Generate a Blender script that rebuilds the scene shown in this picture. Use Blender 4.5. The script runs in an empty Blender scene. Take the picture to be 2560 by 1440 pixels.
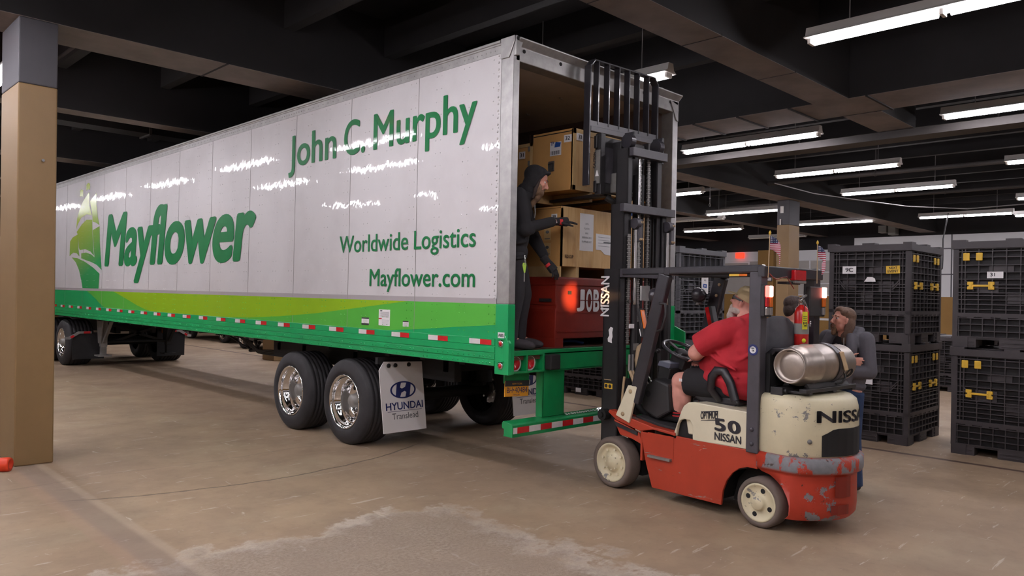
import bpy, bmesh, math, random
from mathutils import Vector, Matrix, Euler
from mathutils import noise as mnoise
R = math.radians
random.seed(7)
SC = bpy.context.scene
COL = SC.collection

# ------------------------------------------------------------------ camera
FPX, YAW, PITCH, ROLL = 1899.1, 0.7821, 0.00987, 0.02059
cam = bpy.data.cameras.new('camera')
camo = bpy.data.objects.new('camera', cam)
COL.objects.link(camo)
fw = Vector((math.sin(YAW) * math.cos(PITCH), math.cos(YAW) * math.cos(PITCH), math.sin(PITCH)))
rt = Vector((math.cos(YAW), -math.sin(YAW), 0))
up = rt.cross(fw)
r2 = math.cos(ROLL) * rt + math.sin(ROLL) * up
u2 = -math.sin(ROLL) * rt + math.cos(ROLL) * up
mw = Matrix((r2, u2, -fw)).transposed().to_4x4()
mw.translation = Vector((-4.6787, -4.7786, 1.7215))
camo.matrix_world = mw
cam.sensor_width = 36.0
cam.lens = FPX / 2560.0 * 36.0
cam.clip_start = 0.05
cam.clip_end = 200
SC.camera = camo

# ------------------------------------------------------------------ world, exposure
w = bpy.data.worlds.new('hall_air')
SC.world = w
w.use_nodes = True
w.node_tree.nodes['Background'].inputs[0].default_value = (0.9, 0.85, 0.9, 1)
w.node_tree.nodes['Background'].inputs[1].default_value = 0.02
SC.view_settings.view_transform = 'Standard'
SC.view_settings.look = 'None'
SC.view_settings.gamma = 1.0
SC.view_settings.use_curve_mapping = False
SC.view_settings.exposure = 0.0
TUBE_POWER = 66.0

# ------------------------------------------------------------------ materials
def lin(c):
    return tuple(((v / 12.92) if v <= 0.04045 else ((v + 0.055) / 1.055) ** 2.4) for v in c)

def rgb(h):
    h = h.lstrip('#')
    return lin(tuple(int(h[i:i + 2], 16) / 255 for i in (0, 2, 4)))

class NT:
    def __init__(s, name):
        s.m = bpy.data.materials.new(name)
        s.m.use_nodes = True
        s.t = s.m.node_tree
        s.b = s.t.nodes['Principled BSDF']
        s.c = None
    def n(s, typ, ins=None, **kw):
        nd = s.t.nodes.new(typ)
        for k, v in kw.items():
            setattr(nd, k, v)
        for k, v in (ins or {}).items():
            if isinstance(v, bpy.types.NodeSocket):
                s.t.links.new(v, nd.inputs[k])
            else:
                nd.inputs[k].default_value = v
        return nd
    def co(s):
        if s.c is None:
            s.c = s.n('ShaderNodeTexCoord').outputs['Object']
        return s.c
    def geo(s):
        return s.n('ShaderNodeNewGeometry').outputs['Position']
    def map(s, scale=(1, 1, 1), loc=(0, 0, 0), rot=(0, 0, 0), v=None):
        return s.n('ShaderNodeMapping', {'Vector': v or s.co(), 'Scale': scale, 'Location': loc, 'Rotation': rot}).outputs[0]
    def noise(s, scale, detail=4, rough=.55, v=None, dist=0):
        return s.n('ShaderNodeTexNoise', {'Vector': v or s.co(), 'Scale': scale, 'Detail': detail, 'Roughness': rough, 'Distortion': dist}).outputs['Fac']
    def math(s, op, a, b=0.0, c=None, clamp=False):
        d = {0: a, 1: b}
        if c is not None:
            d[2] = c
        return s.n('ShaderNodeMath', d, operation=op, use_clamp=clamp).outputs[0]
    def ramp(s, f, lo, hi):
        return s.n('ShaderNodeMapRange', {0: f, 1: lo, 2: hi, 3: 0.0, 4: 1.0}, clamp=True).outputs[0]
    def mix(s, f, a, b):
        nd = s.n('ShaderNodeMix', data_type='RGBA')
        for i, v in ((0, f), (6, a), (7, b)):
            if isinstance(v, bpy.types.NodeSocket):
                s.t.links.new(v, nd.inputs[i])
            else:
                nd.inputs[i].default_value = v if i == 0 else (*v[:3], 1)
        return nd.outputs[2]
    def xyz(s, v=None):
        nd = s.n('ShaderNodeSeparateXYZ', {0: v or s.co()})
        return nd.outputs
    def set(s, **kw):
        for k, v in kw.items():
            i = s.b.inputs[k.replace('_', ' ')]
            if isinstance(v, bpy.types.NodeSocket):
                s.t.links.new(v, i)
            else:
                i.default_value = (*v, 1) if isinstance(v, tuple) and len(v) == 3 else v
        return s
    def bump(s, h, strength=.3, dist=.01):
        b = s.n('ShaderNodeBump', {'Strength': strength, 'Distance': dist, 'Height': h})
        s.t.links.new(b.outputs[0], s.b.inputs['Normal'])
        s.t.links.new(b.outputs[0], s.b.inputs['Coat Normal'])

def paint(name, hexc, rough=.45, metal=0.0, var=.12, vs=6.0, bump=0, bs=40, spec=.5, coat=0, hex2=None):
    m = NT(name)
    c = rgb(hexc)
    d = rgb(hex2) if hex2 else tuple(v * (1 - 2 * var) for v in c)
    f = m.noise(vs, 5, .6)
    m.set(Base_Color=m.mix(m.ramp(f, .35, .75), c, d), Roughness=rough, Metallic=metal)
    m.b.inputs['Specular IOR Level'].default_value = spec
    m.b.inputs['Coat Weight'].default_value = coat
    if bump:
        m.bump(m.noise(bs, 3), bump, .01)
    return m.m

def glow(name, hexc, strength, base=None):
    m = NT(name)
    m.set(Base_Color=rgb(base or hexc), Emission_Color=rgb(hexc), Emission_Strength=strength, Roughness=.4)
    return m.m

def worn(name, hexc, wornhex, amount=.62, scale=5.0, stretch=(1, 1, 1), rough=.45, band=None, rust=None):
    """paint with chipped and scraped patches; band=(z0,z1) heavy wear strip"""
    m = NT(name)
    c = rgb(hexc)
    base = m.mix(m.ramp(m.noise(3.0, 5, .6), .3, .8), c, tuple(v * .78 for v in c))
    v = m.map(stretch)
    f = m.noise(scale, 6, .72, v)
    mask = m.ramp(f, amount, amount + .015)
    if band:
        z = m.xyz()[2]
        inb = m.math('MULTIPLY', m.ramp(z, band[0] - .01, band[0] + .01), m.math('SUBTRACT', 1.0, m.ramp(z, band[1] - .01, band[1] + .01)))
        f2 = m.noise(9, 6, .7, m.map((1, 1, .45)))
        mask = m.math('MAXIMUM', mask, m.math('MULTIPLY', inb, m.ramp(f2, .44, .47)))
    g = rgb(wornhex)
    wc = m.mix(m.noise(30, 3), g, tuple(v * .6 for v in g))
    col = m.mix(mask, base, wc)
    f3 = m.noise(scale * 3, 5, .75, m.map(stretch, (3, 1, 7)))
    col = m.mix(m.math('MULTIPLY', m.ramp(f3, amount + .06, amount + .075), .9), col, rgb(rust or '#3b2a22'))
    m.set(Base_Color=col, Roughness=m.math('ADD', m.math('MULTIPLY', mask, .2), rough))
    m.bump(m.math('MULTIPLY', mask, -1.0), .35, .004)
    return m.m

MAT = {}
def mt(k):
    return MAT[k]

# ------------------------------------------------------------------ mesh builder
def rotm(ax):
    return Euler(ax).to_matrix()

class MB:
    def __init__(s):
        s.v, s.f, s.sm = [], [], []
    def add(s, vs, fs, smooth=False):
        o = len(s.v)
        s.v += [tuple(v) for v in vs]
        for f in fs:
            s.f.append(tuple(i + o for i in f))
            s.sm.append(smooth)
        return s
    def box(s, x0, x1, y0, y1, z0, z1):
        x0, x1 = min(x0, x1), max(x0, x1); y0, y1 = min(y0, y1), max(y0, y1); z0, z1 = min(z0, z1), max(z0, z1)
        return s.add([(x0, y0, z0), (x1, y0, z0), (x1, y1, z0), (x0, y1, z0), (x0, y0, z1), (x1, y0, z1), (x1, y1, z1), (x0, y1, z1)],
                     [(0, 3, 2, 1), (4, 5, 6, 7), (0, 1, 5, 4), (1, 2, 6, 5), (2, 3, 7, 6), (3, 0, 4, 7)])
    def obox(s, c, half, rot=(0, 0, 0)):
        m = rotm(rot); c = Vector(c)
        vs = [c + m @ Vector((sx * half[0], sy * half[1], sz * half[2])) for sz in (-1, 1) for sx, sy in ((-1, -1), (1, -1), (1, 1), (-1, 1))]
        return s.add(vs, [(0, 3, 2, 1), (4, 5, 6, 7), (0, 1, 5, 4), (1, 2, 6, 5), (2, 3, 7, 6), (3, 0, 4, 7)])
    def bar(s, a, b, w, h, upv=(0, 0, 1)):
        """rectangular bar from a to b"""
        a, b = Vector(a), Vector(b)
        d = (b - a).normalized()
        x = d.cross(Vector(upv))
        if x.length < 1e-4:
            x = d.cross(Vector((0, 1, 0)))
        x.normalize(); y = x.cross(d)
        vs = [p + x * sx * w / 2 + y * sy * h / 2 for p in (a, b) for sx, sy in ((-1, -1), (1, -1), (1, 1), (-1, 1))]
        return s.add(vs, [(0, 3, 2, 1), (4, 5, 6, 7), (0, 1, 5, 4), (1, 2, 6, 5), (2, 3, 7, 6), (3, 0, 4, 7)])
    def rings(s, rings, cap=True, smooth=True, closed=True):
        n = len(rings[0]); vs = [p for r in rings for p in r]; fs = []
        for i in range(len(rings) - 1):
            for j in range(n if closed else n - 1):
                k = (j + 1) % n
                fs.append((i * n + j, i * n + k, (i + 1) * n + k, (i + 1) * n + j))
        s.add(vs, fs, smooth)
        if cap:
            s.add(rings[0], [tuple(reversed(range(n)))]); s.add(rings[-1], [tuple(range(n))])
        return s
    def tube(s, pts, rad, seg=10, cap=True, smooth=True, flat=None, upv=None):
        """tube along points; rad number or list; flat=(a,b) scales the two section axes"""
        P = [Vector(p) for p in pts]; n = len(P)
        rad = [rad] * n if isinstance(rad, (int, float)) else list(rad)
        T = []
        for i in range(n):
            t = (P[min(i + 1, n - 1)] - P[max(i - 1, 0)])
            T.append(t.normalized() if t.length > 1e-9 else Vector((0, 0, 1)))
        x = Vector(upv) if upv else (Vector((0, 0, 1)) if abs(T[0].z) < .9 else Vector((0, 1, 0)))
        rs = []
        for i in range(n):
            y = T[i].cross(x).normalized(); x = y.cross(T[i]).normalized()
            fa, fb = flat or (1, 1)
            rs.append([P[i] + x * (math.cos(2 * math.pi * k / seg) * rad[i] * fa) + y * (math.sin(2 * math.pi * k / seg) * rad[i] * fb) for k in range(seg)])
        return s.rings(rs, cap, smooth)
    def cyl(s, a, b, r, seg=16, r2=None):
        a, b = Vector(a), Vector(b)
        d = (b - a).normalized()
        x = d.orthogonal().normalized(); y = d.cross(x)
        rs = [[p + (x * math.cos(2 * math.pi * k / seg) + y * math.sin(2 * math.pi * k / seg)) * q for k in range(seg)] for p, q in ((a, r), (b, r if r2 is None else r2))]
        return s.rings(rs)
    def lathe(s, prof, origin, axis, seg=32, smooth=True, cap=False):
        """profile [(along axis, radius)]"""
        o, d = Vector(origin), Vector(axis).normalized()
        x = d.orthogonal().normalized(); y = d.cross(x)
        rs = [[o + d * h + (x * math.cos(2 * math.pi * k / seg) + y * math.sin(2 * math.pi * k / seg)) * max(r, 1e-4) for k in range(seg)] for h, r in prof]
        return s.rings(rs, cap, smooth)
    def ell(s, c, r, rot=(0, 0, 0), seg=16, nr=10, smooth=True):
        if isinstance(r, (int, float)):
            r = (r, r, r)
        m = rotm(rot); c = Vector(c); rs = []
        for i in range(nr + 1):
            a = -math.pi / 2 + math.pi * i / nr
            cc = max(math.cos(a), 1e-3)
            rs.append([c + m @ Vector((r[0] * cc * math.cos(2 * math.pi * k / seg), r[1] * cc * math.sin(2 * math.pi * k / seg), r[2] * math.sin(a))) for k in range(seg)])
        return s.rings(rs, True, smooth)
    def prism(s, poly, fn, d0, d1):
        """poly 2D extruded: fn(p, q, depth) -> 3D point"""
        n = len(poly)
        a = [Vector(fn(p, q, d0)) for p, q in poly]; b = [Vector(fn(p, q, d1)) for p, q in poly]
        fs = [tuple(range(n)), tuple(reversed(range(n, 2 * n)))] + [((i + 1) % n, i, n + i, n + (i + 1) % n) for i in range(n)]
        return s.add(a + b, fs)
    def poly(s, pts):
        return s.add(pts, [tuple(range(len(pts)))])
    def merge(s, o, mtx=None):
        return s.add([(mtx @ Vector(v)) if mtx else v for v in o.v], o.f, False) if not o.sm else s._m(o, mtx)
    def _m(s, o, mtx):
        k = len(s.v)
        s.v += [tuple(mtx @ Vector(v)) if mtx else v for v in o.v]
        s.f += [tuple(i + k for i in f) for f in o.f]; s.sm += o.sm
        return s
    def mesh(s, name):
        me = bpy.data.meshes.new(name)
        me.from_pydata(s.v, [], s.f)
        bm = bmesh.new(); bm.from_mesh(me)
        bmesh.ops.recalc_face_normals(bm, faces=bm.faces)
        bm.to_mesh(me); bm.free()
        if len(me.polygons) == len(s.sm):
            me.polygons.foreach_set('use_smooth', s.sm)
        me.update()
        return me
    def build(s, name, mat, parent=None, bevel=0, seg=2, remesh=0, smooth_it=0, **props):
        me = s.mesh(name)
        me.materials.append(mt(mat) if isinstance(mat, str) else mat)
        o = bpy.data.objects.new(name, me)
        COL.objects.link(o)
        if parent is not None:
            o.parent = parent
        if bevel:
            b = o.modifiers.new('bevel', 'BEVEL'); b.width = bevel; b.segments = seg; b.limit_method = 'ANGLE'; b.angle_limit = R(40)
            b.harden_normals = False
        if remesh:
            r = o.modifiers.new('union', 'REMESH'); r.mode = 'VOXEL'; r.voxel_size = remesh; r.use_smooth_shade = True
            if smooth_it:
                q = o.modifiers.new('soft', 'SMOOTH'); q.factor = .5; q.iterations = smooth_it
        for k, v in props.items():
            o[k] = v
        return o

def thing(name, label, cat, loc=(0, 0, 0), rz=0, group=None):
    o = bpy.data.objects.new(name, None)
    o.empty_display_size = .1
    COL.objects.link(o)
    o.location = loc; o.rotation_euler = (0, 0, rz)
    tag(o, label, cat, group)
    return o

def tag(o, label, cat, group=None):
    o['label'] = label; o['category'] = cat
    if group:
        o['group'] = group
    return o

def struct(o, label=None):
    o['kind'] = 'structure'
    if label:
        o['label'] = label
    return o

def dup(root, loc=None, rz=None, label=None, group=None):
    def cp(o, par):
        c = o.copy(); COL.objects.link(c)
        if par is not None:
            c.parent = par
        for ch in o.children:
            cp(ch, c)
        return c
    r = cp(root, None)
    if loc is not None: r.location = loc
    if rz is not None: r.rotation_euler = (0, 0, rz)
    if label: r['label'] = label
    if group: r['group'] = group
    return r

# ------------------------------------------------------------------ lettering
_fonts = {}
def text_mesh(s, bold=0.0, space=1.0):
    cu = bpy.data.curves.new('t', 'FONT')
    cu.body = s; cu.size = 1.0; cu.space_character = space; cu.resolution_u = 6
    o = bpy.data.objects.new('t', cu)
    me = bpy.data.meshes.new_from_object(o)
    bm = bmesh.new(); bm.from_mesh(me)
    bmesh.ops.remove_doubles(bm, verts=bm.verts, dist=1e-5)
    bmesh.ops.triangulate(bm, faces=bm.faces)
    for f in bm.faces:
        if f.normal.z < 0:
            f.normal_flip()
    vs = [v.co.copy() for v in bm.verts]
    ix = {v: i for i, v in enumerate(bm.verts)}
    fs = [tuple(ix[v] for v in f.verts) for f in bm.faces]
    bm.free()
    bpy.data.objects.remove(o); bpy.data.curves.remove(cu); bpy.data.meshes.remove(me)
    return vs, fs

def lettering(s, origin, right, upv, out, mat, parent, bold=0.0, shear=0.0, space=1.0, capfit=True, name='lettering', depth=.0015, warp=None, label=None):
    """text whose width spans `right` and whose capital height is `upv`; flat decal `depth` off the surface"""
    vs, fs = text_mesh(s, bold, space)
    x0 = min(v.x for v in vs); x1 = max(v.x for v in vs)
    cap = .682 if capfit else (max(v.y for v in vs) - min(v.y for v in vs))
    yb = 0.0 if capfit else min(v.y for v in vs)
    o, r, u, n = Vector(origin), Vector(right), Vector(upv), Vector(out).normalized()
    wd = (x1 - x0)
    mb = MB()
    pts = []
    bx = bold * .7
    copies = [(0, 0)] + [(bx * math.cos(q * math.pi / 5), bx * .75 * math.sin(q * math.pi / 5)) for q in range(10)] if bold > .004 else [(0, 0)]
    wd += 2 * bx
    for i, (dx, dy) in enumerate(copies):
        pts = []
        for v in vs:
            a = (v.x + dx + bx - x0) / wd; b = (v.y + dy - yb) / cap
            p = o + r * a + u * b + r.normalized() * (shear * b * u.length) + n * (depth + .0002 * i)
            pts.append(warp(p) if warp else p)
        mb.add(pts, fs)
    ob = mb.build(name, mat, parent)
    if label:
        ob['label'] = label
    return ob
# ------------------------------------------------------------------ shared materials
def mk_materials():
    P = paint
    MAT.update(
        ceiling=P('ceiling_black', '#1f1b1c', .9, var=.2, vs=1.5),
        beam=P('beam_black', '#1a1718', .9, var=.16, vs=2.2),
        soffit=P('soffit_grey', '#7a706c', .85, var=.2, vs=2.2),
        duct=P('duct_grey', '#3d3836', .7, var=.15, vs=2),
        dark_wall=P('upper_wall_black', '#1b181a', .9, var=.15, vs=1),
        wall_grey=P('wall_band_grey', '#a8a39e', .7, var=.05, vs=3),
        wall_white=P('wall_white', '#d6d6d8', .6, var=.03, vs=2),
        wall_light=P('wall_pale', '#c9c4bd', .7, var=.06, vs=1),
        tan=P('column_tan', '#836843', .55, var=.05, vs=2, bump=.06, bs=120),
        col_dark=P('column_charcoal', '#47454a', .6, var=.06, vs=2, bump=.06, bs=120),
        brown=P('wall_tan', '#8d6930', .65, var=.06, vs=2),
        fixture=P('fixture_white', '#d9d5d0', .4, var=.03),
        tube=glow('lit_tube', '#f8f4fc', TUBE_POWER),
        tube_off=P('dark_tube', '#d9d6d0', .3, var=.02),
        steel=P('galvanised_steel', '#a7a5a3', .42, .55, var=.14, vs=9),
        steel_dull=P('dull_steel', '#8d8a86', .5, .35, var=.16, vs=7),
        chrome=P('polished_aluminium', '#f2f0ee', .07, 1.0, var=.02),
        green=P('trailer_green', '#109a58', .32, var=.04, vs=4, coat=.3),
        green_dark=P('trailer_green_frame', '#0b8a4c', .4, var=.1, vs=7, coat=.2),
        lettergreen=P('letter_green', '#0a6c38', .5, var=.02, spec=.2, coat=.2),
        midgreen=P('band_mid_green', '#55b043', .22, var=.02, coat=.4),
        lime=P('band_lime', '#8fb824', .22, var=.02, coat=.4),
        band_grey=P('band_grey', '#a8a2a4', .25, var=.02, coat=.3),
        rubber=P('tyre_rubber', '#2b292b', .75, var=.2, vs=9, bump=.1, bs=60),
        rubber_brown=P('dusty_tyre', '#6d6058', .85, var=.14, vs=5, bump=.1, bs=50),
        black=P('black_steel', '#272527', .5, var=.15, vs=8),
        black_gloss=P('black_gloss_steel', '#333136', .28, var=.12, vs=8, coat=.2),
        frame_grey=P('charcoal_steel', '#47444a', .42, var=.12, vs=10),
        under=P('undercarriage_black', '#161516', .75, var=.2, vs=5),
        plastic=P('black_plastic', '#2b2a2b', .55, var=.12, vs=10),
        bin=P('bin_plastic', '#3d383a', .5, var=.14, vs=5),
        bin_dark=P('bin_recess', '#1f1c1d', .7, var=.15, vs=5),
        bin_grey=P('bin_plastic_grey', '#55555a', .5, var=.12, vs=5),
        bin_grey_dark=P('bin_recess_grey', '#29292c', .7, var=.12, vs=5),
        yellow=P('latch_yellow', '#e0b53c', .45, var=.06, vs=9),
        white=P('label_white', '#e9e6e6', .5, var=.02),
        ink=P('label_ink', '#26242a', .6, var=.02),
        navy=P('navy_print', '#1f2a63', .4, var=.02),
        blue=P('blue_print', '#24509a', .45, var=.02),
        greyink=P('grey_print', '#585a5c', .45, var=.02),
        red_tape=P('tape_red', '#c4242a', .25, var=.05, vs=30, coat=.4),
        white_tape=P('tape_white', '#ddd8d8', .25, var=.04, vs=30, coat=.4),
        lens_red=P('lens_red', '#c01a22', .12, var=.1, vs=60, coat=.6),
        lens_amber=P('lens_amber', '#e0701c', .15, var=.05, coat=.5),
        lens_lit=glow('lens_lit', '#ff4a42', 7.0, '#d02020'),
        lens_hot=glow('lens_hot', '#ff8878', 12.0, '#ff6050'),
        plate=P('plate_orange', '#e09a2c', .4, var=.02),
        cream=worn('cream_paint', '#ddd2b0', '#8d8a86', .60, 7.0, (1, 1, 1.2)),
        cream_clean=P('cream_enamel', '#e2d9bd', .4, var=.05, vs=4, coat=.15),
        orange=worn('orange_paint', '#ad3a22', '#9a8f8a', .635, 6.0, (1.0, .35, 2.2)),
        orange_worn=worn('orange_scraped', '#b03722', '#86868a', .585, 4.5, (1.3, .7, 1.3), band=(.47, .585)),
        vinyl=P('black_vinyl', '#242226', .42, var=.1, vs=6, bump=.05, bs=80),
        seat_cloth=P('seat_cloth', '#5b5a5f', .9, var=.08, vs=20, bump=.2, bs=300),
        cloth_red=P('red_tshirt', '#b1202c', .85, var=.09, vs=7, bump=.25, bs=14),
        cloth_black=P('black_cloth', '#1f1d20', .9, var=.14, vs=7, bump=.25, bs=14),
        cloth_trouser=P('dark_trousers', '#2d2b2f', .9, var=.12, vs=9, bump=.2, bs=18),
        hoodie=P('grey_hoodie', '#5d5b62', .92, var=.1, vs=9, bump=.25, bs=16),
        cloth_char=P('charcoal_tshirt', '#3a373b', .9, var=.08, vs=9, bump=.2, bs=16),
        olive=P('olive_jacket', '#6d6c57', .9, var=.12, vs=9, bump=.25, bs=16),
        jeans=P('blue_jeans', '#2f4468', .9, var=.14, vs=14, bump=.2, bs=40),
        skin=P('skin', '#cf9482', .55, var=.06, vs=9, spec=.35),
        skin_pink=P('skin_pink', '#d59788', .55, var=.07, vs=8, spec=.35),
        tattoo=P('tattoo_ink', '#6d6470', .6, var=.1, vs=40),
        hair_brown=P('hair_brown', '#6a5040', .7, var=.25, vs=25, bump=.4, bs=90),
        hair_dark=P('hair_dark', '#3f2f2a', .7, var=.25, vs=25, bump=.4, bs=90),
        beard=P('beard_brown', '#7a5d45', .8, var=.25, vs=30, bump=.4, bs=110),
        beard_grey=P('beard_grey', '#b8aaa0', .8, var=.2, vs=30, bump=.4, bs=110),
        cap=P('cap_khaki', '#c5b18a', .85, var=.06, vs=9, bump=.1, bs=120),
        eye=P('eye_white', '#d8d0cc', .25, var=.02),
        iris=P('eye_iris', '#2d2522', .2, var=.02),
        glass_dark=P('spectacle_black', '#1c1b1d', .15, var=.02),
        glove=P('work_glove_black', '#232123', .8, var=.12, vs=15, bump=.2, bs=60),
        glove_grey=P('work_glove_grey', '#5a5757', .8, var=.1, vs=15),
        glove_red=P('glove_red_band', '#c5282c', .7, var=.05),
        shoe=P('shoe_dark', '#3a3438', .85, var=.12, vs=12),
        crate=P('crate_tan_ply', '#cb9a5c', .6, var=.06, vs=3),
        ply=None, trim_wood=P('crate_batten', '#d2b07a', .65, var=.1, vs=6),
        box_red=P('job_box_red', '#7d2114', .45, var=.12, vs=5, bump=.05, bs=30),
        liner=P('trailer_liner', '#ddcfc0', .75, var=.1, vs=1.4),
        liner_wall=P('trailer_wall_liner', '#8f8078', .7, var=.12, vs=2),
        tarp=P('black_tarp', '#1b191b', .7, var=.15, vs=6),
        aluminium=P('tank_aluminium', '#b5aaa0', .36, .8, var=.1, vs=10, bump=.03, bs=60),
        ext_red=P('extinguisher_red', '#c3231f', .25, var=.04, coat=.4),
        tagyellow=P('tag_yellow', '#e8e22c', .5, var=.02),
        lime_clip=P('clip_lime', '#b6e04a', .4, var=.02),
        wire=P('cable_grey', '#8b8888', .6, var=.05),
        cable=P('cable_black', '#1b1a1b', .5, var=.05),
        tubegreen=P('tube_green', '#1f8a5a', .25, var=.03, coat=.4),
        orangecap=P('cap_orange', '#e2421f', .4, var=.05),
        car=P('car_grey', '#3f4042', .3, .3, var=.05, coat=.5),
        carglass=P('car_glass', '#1b1e21', .08, var=.02),
        exit_red=glow('exit_red', '#ff3a22', 1.6),
        panel_grey=P('speaker_grey', '#8b8a86', .7, var=.04),
        lens_clear=P('lamp_lens', '#c9c9cc', .05, .6, var=.1, vs=30),
        mirror_steel=P('bright_steel', '#c9c7c5', .18, .9, var=.1, vs=14),
        hose_tan=P('hose_tan', '#b39a78', .6, var=.06),
        tray=P('tray_grey', '#6d7080', .4, var=.04),
        wood_floor=P('trailer_floor', '#6a4a38', .7, var=.15, vs=4),
        blue_tarp=P('blue_strap', '#3a64a8', .5, var=.1),
    )
    # plywood with long vertical grain
    m = NT('plywood')
    g = m.noise(3.2, 5, .65, m.map((5.5, 5.5, .55)), 1.2)
    g2 = m.noise(1.6, 3, .5, m.map((1, 1, .6), (4, 2, 1)), 2.0)
    c = m.mix(m.ramp(g, .35, .7), rgb('#dbb67e'), rgb('#c79a5f'))
    c = m.mix(m.math('MULTIPLY', m.ramp(g2, .52, .7), .5), c, rgb('#9a6c3c'))
    m.set(Base_Color=c, Roughness=.6)
    MAT['ply'] = m.m
    # tyre tread side bands
    # glossy white trailer skin: slight buckle between rivet lines, faint dirt
    m = NT('trailer_white_skin')
    y = m.xyz()[1]
    pan = m.math('SINE', m.math('MULTIPLY', y, 2 * math.pi / .3048))
    nz = m.noise(1.7, 3, .5, m.map((1, 1, .35)))
    nf = m.noise(11, 2, .5, m.map((1, 1, .45)))
    h = m.math('ADD', m.math('MULTIPLY', pan, .10), m.math('ADD', m.math('MULTIPLY', nz, 1.2), m.math('MULTIPLY', nf, .55)))
    m.set(Base_Color=m.mix(m.ramp(m.noise(1.2, 5, .6), .45, .8), rgb('#c9c6c7'), rgb('#bbb7b8')), Roughness=.45)
    m.b.inputs['Coat Weight'].default_value = .6
    m.b.inputs['Coat Roughness'].default_value = .025
    m.bump(h, .12, .02)
    MAT['white_skin'] = m.m
    # ship emblem: lime at upper left blending to green at the foot (printed gradient)
    m = NT('emblem_green')
    o = m.xyz()
    f = m.math('ADD', m.ramp(o[2], 3.3, 1.7), m.math('MULTIPLY', m.ramp(o[1], 12.9, 11.2), .35))
    m.set(Base_Color=m.mix(m.ramp(f, .25, 1.0), rgb('#a3b545'), rgb('#2f9150')), Roughness=.2)
    MAT['emblem'] = m.m
    # flag cloth
    m = NT('flag_cloth')
    o = m.n('ShaderNodeTexCoord').outputs['Object']
    z = m.xyz(o)
    st = m.math('FRACT', m.math('MULTIPLY', z[2], 6.5 / .10))
    col = m.mix(m.math('GREATER_THAN', st, .5), rgb('#d9d3d6'), rgb('#a3223a'))
    can = m.math('MULTIPLY', m.math('GREATER_THAN', z[2], .0462), m.math('LESS_THAN', z[0], .065))
    vor = m.n('ShaderNodeTexVoronoi', {'Vector': o, 'Scale': 75.0, 'Randomness': 0.0}).outputs['Distance']
    blue = m.mix(m.math('LESS_THAN', vor, .3), rgb('#262f52'), rgb('#c9cbd6'))
    m.set(Base_Color=m.mix(can, col, blue), Roughness=.8)
    MAT['flag'] = m.m
    # concrete floor
    m = NT('concrete_floor')
    P0 = m.geo()
    X, Y, Z = m.xyz(P0)
    n1 = m.noise(.45, 6, .6, P0); n2 = m.noise(1.6, 7, .65, P0); n3 = m.noise(14, 6, .7, P0); n4 = m.noise(.9, 5, .6, m.map((1, 1, 1), (11, 5, 3), v=P0))
    c = m.mix(m.ramp(n1, .35, .68), rgb('#927c66'), rgb('#a68f74'))
    c = m.mix(m.math('MULTIPLY', m.ramp(n2, .42, .72), .65), c, rgb('#7a6858'))
    c = m.mix(m.math('MULTIPLY', m.ramp(n4, .52, .7), .45), c, rgb('#a9997f'))
    c = m.mix(m.math('MULTIPLY', m.ramp(n3, .55, .8), .35), c, rgb('#5f524b'))
    # pale scratches in two directions
    for sc, rot, lo in (((1.2, 9, 1), .35, .655), ((1.0, 7, 1), -.5, .665), ((6, .9, 1), .2, .67)):
        s = m.noise(2.4, 5, .62, m.map(sc, (2, 7, 1), (0, 0, rot), v=P0), .6)
        c = m.mix(m.math('MULTIPLY', m.ramp(s, lo, lo + .03), .55), c, rgb('#c9bcae'))
    # rough bare aggregate by the front edge
    d = m.math('SMOOTH_MAX', m.math('ADD', X, .75), m.math('SUBTRACT', Y, .12), .5)
    edge = m.math('ADD', d, m.math('MULTIPLY', m.math('SUBTRACT', m.noise(1.3, 8, .7, P0), .5), 1.9))
    inside = m.ramp(edge, .02, -.10)
    rim = m.math('MULTIPLY', m.ramp(edge, .10, .0), m.ramp(edge, -.22, -.02))
    agg = m.mix(m.ramp(m.noise(38, 4, .8, P0), .38, .62), rgb('#77695e'), rgb('#a4978a'))
    agg = m.mix(m.ramp(m.noise(2.2, 5, .6, P0), .45, .75), agg, rgb('#8a7c70'))
    c = m.mix(m.math('MULTIPLY', inside, .6), c, agg)
    c = m.mix(m.math('MULTIPLY', m.math('MULTIPLY', rim, m.ramp(n2, .35, .6)), .7), c, rgb('#c6baac'))
    # joints: sealed joints along the length, one across
    wob = m.math('MULTIPLY', m.math('SUBTRACT', n3, .5), .03)
    def line(coord, at, wd, colr, f, c, soft=.02, wv=None):
        dd = m.math('ABSOLUTE', m.math('ADD', m.math('SUBTRACT', coord, at), wv or wob))
        return m.mix(m.math('MULTIPLY', m.ramp(dd, wd + soft, wd), f), c, colr)
    c = line(X, 4.70, .035, rgb('#4e3a35'), .9, c)
    c = line(X, 13.0, .03, rgb('#5a4a42'), .8, c)
    c = line(X, -2.96, .05, rgb('#a38673'), .35, c, .03)
    c = line(X, -2.72, .025, rgb('#b5a491'), .35, c, .03)
    c = line(X, -2.84, .07, rgb('#82736a'), .5, c, .04)
    c = line(Y, 2.75, .008, rgb('#6b5d54'), .3, c, .01, m.math('MULTIPLY', m.math('SUBTRACT', m.noise(.8, 5, .6, P0), .5), .5))
    # one long wandering crack
    cy = m.math('ADD', 1.66, m.math('ADD', m.math('MULTIPLY', m.math('POWER', m.math('ADD', X, 1.2), 2.0), .13), m.math('MULTIPLY', m.math('SUBTRACT', m.noise(2.2, 6, .6, P0), .5), .16)))
    dd = m.math('ABSOLUTE', m.math('SUBTRACT', Y, cy))
    lim = m.math('MULTIPLY', m.ramp(X, -3.0, -2.6), m.ramp(X, .9, .5))
    crack = m.math('MULTIPLY', m.ramp(dd, .022, .004), lim)
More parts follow.
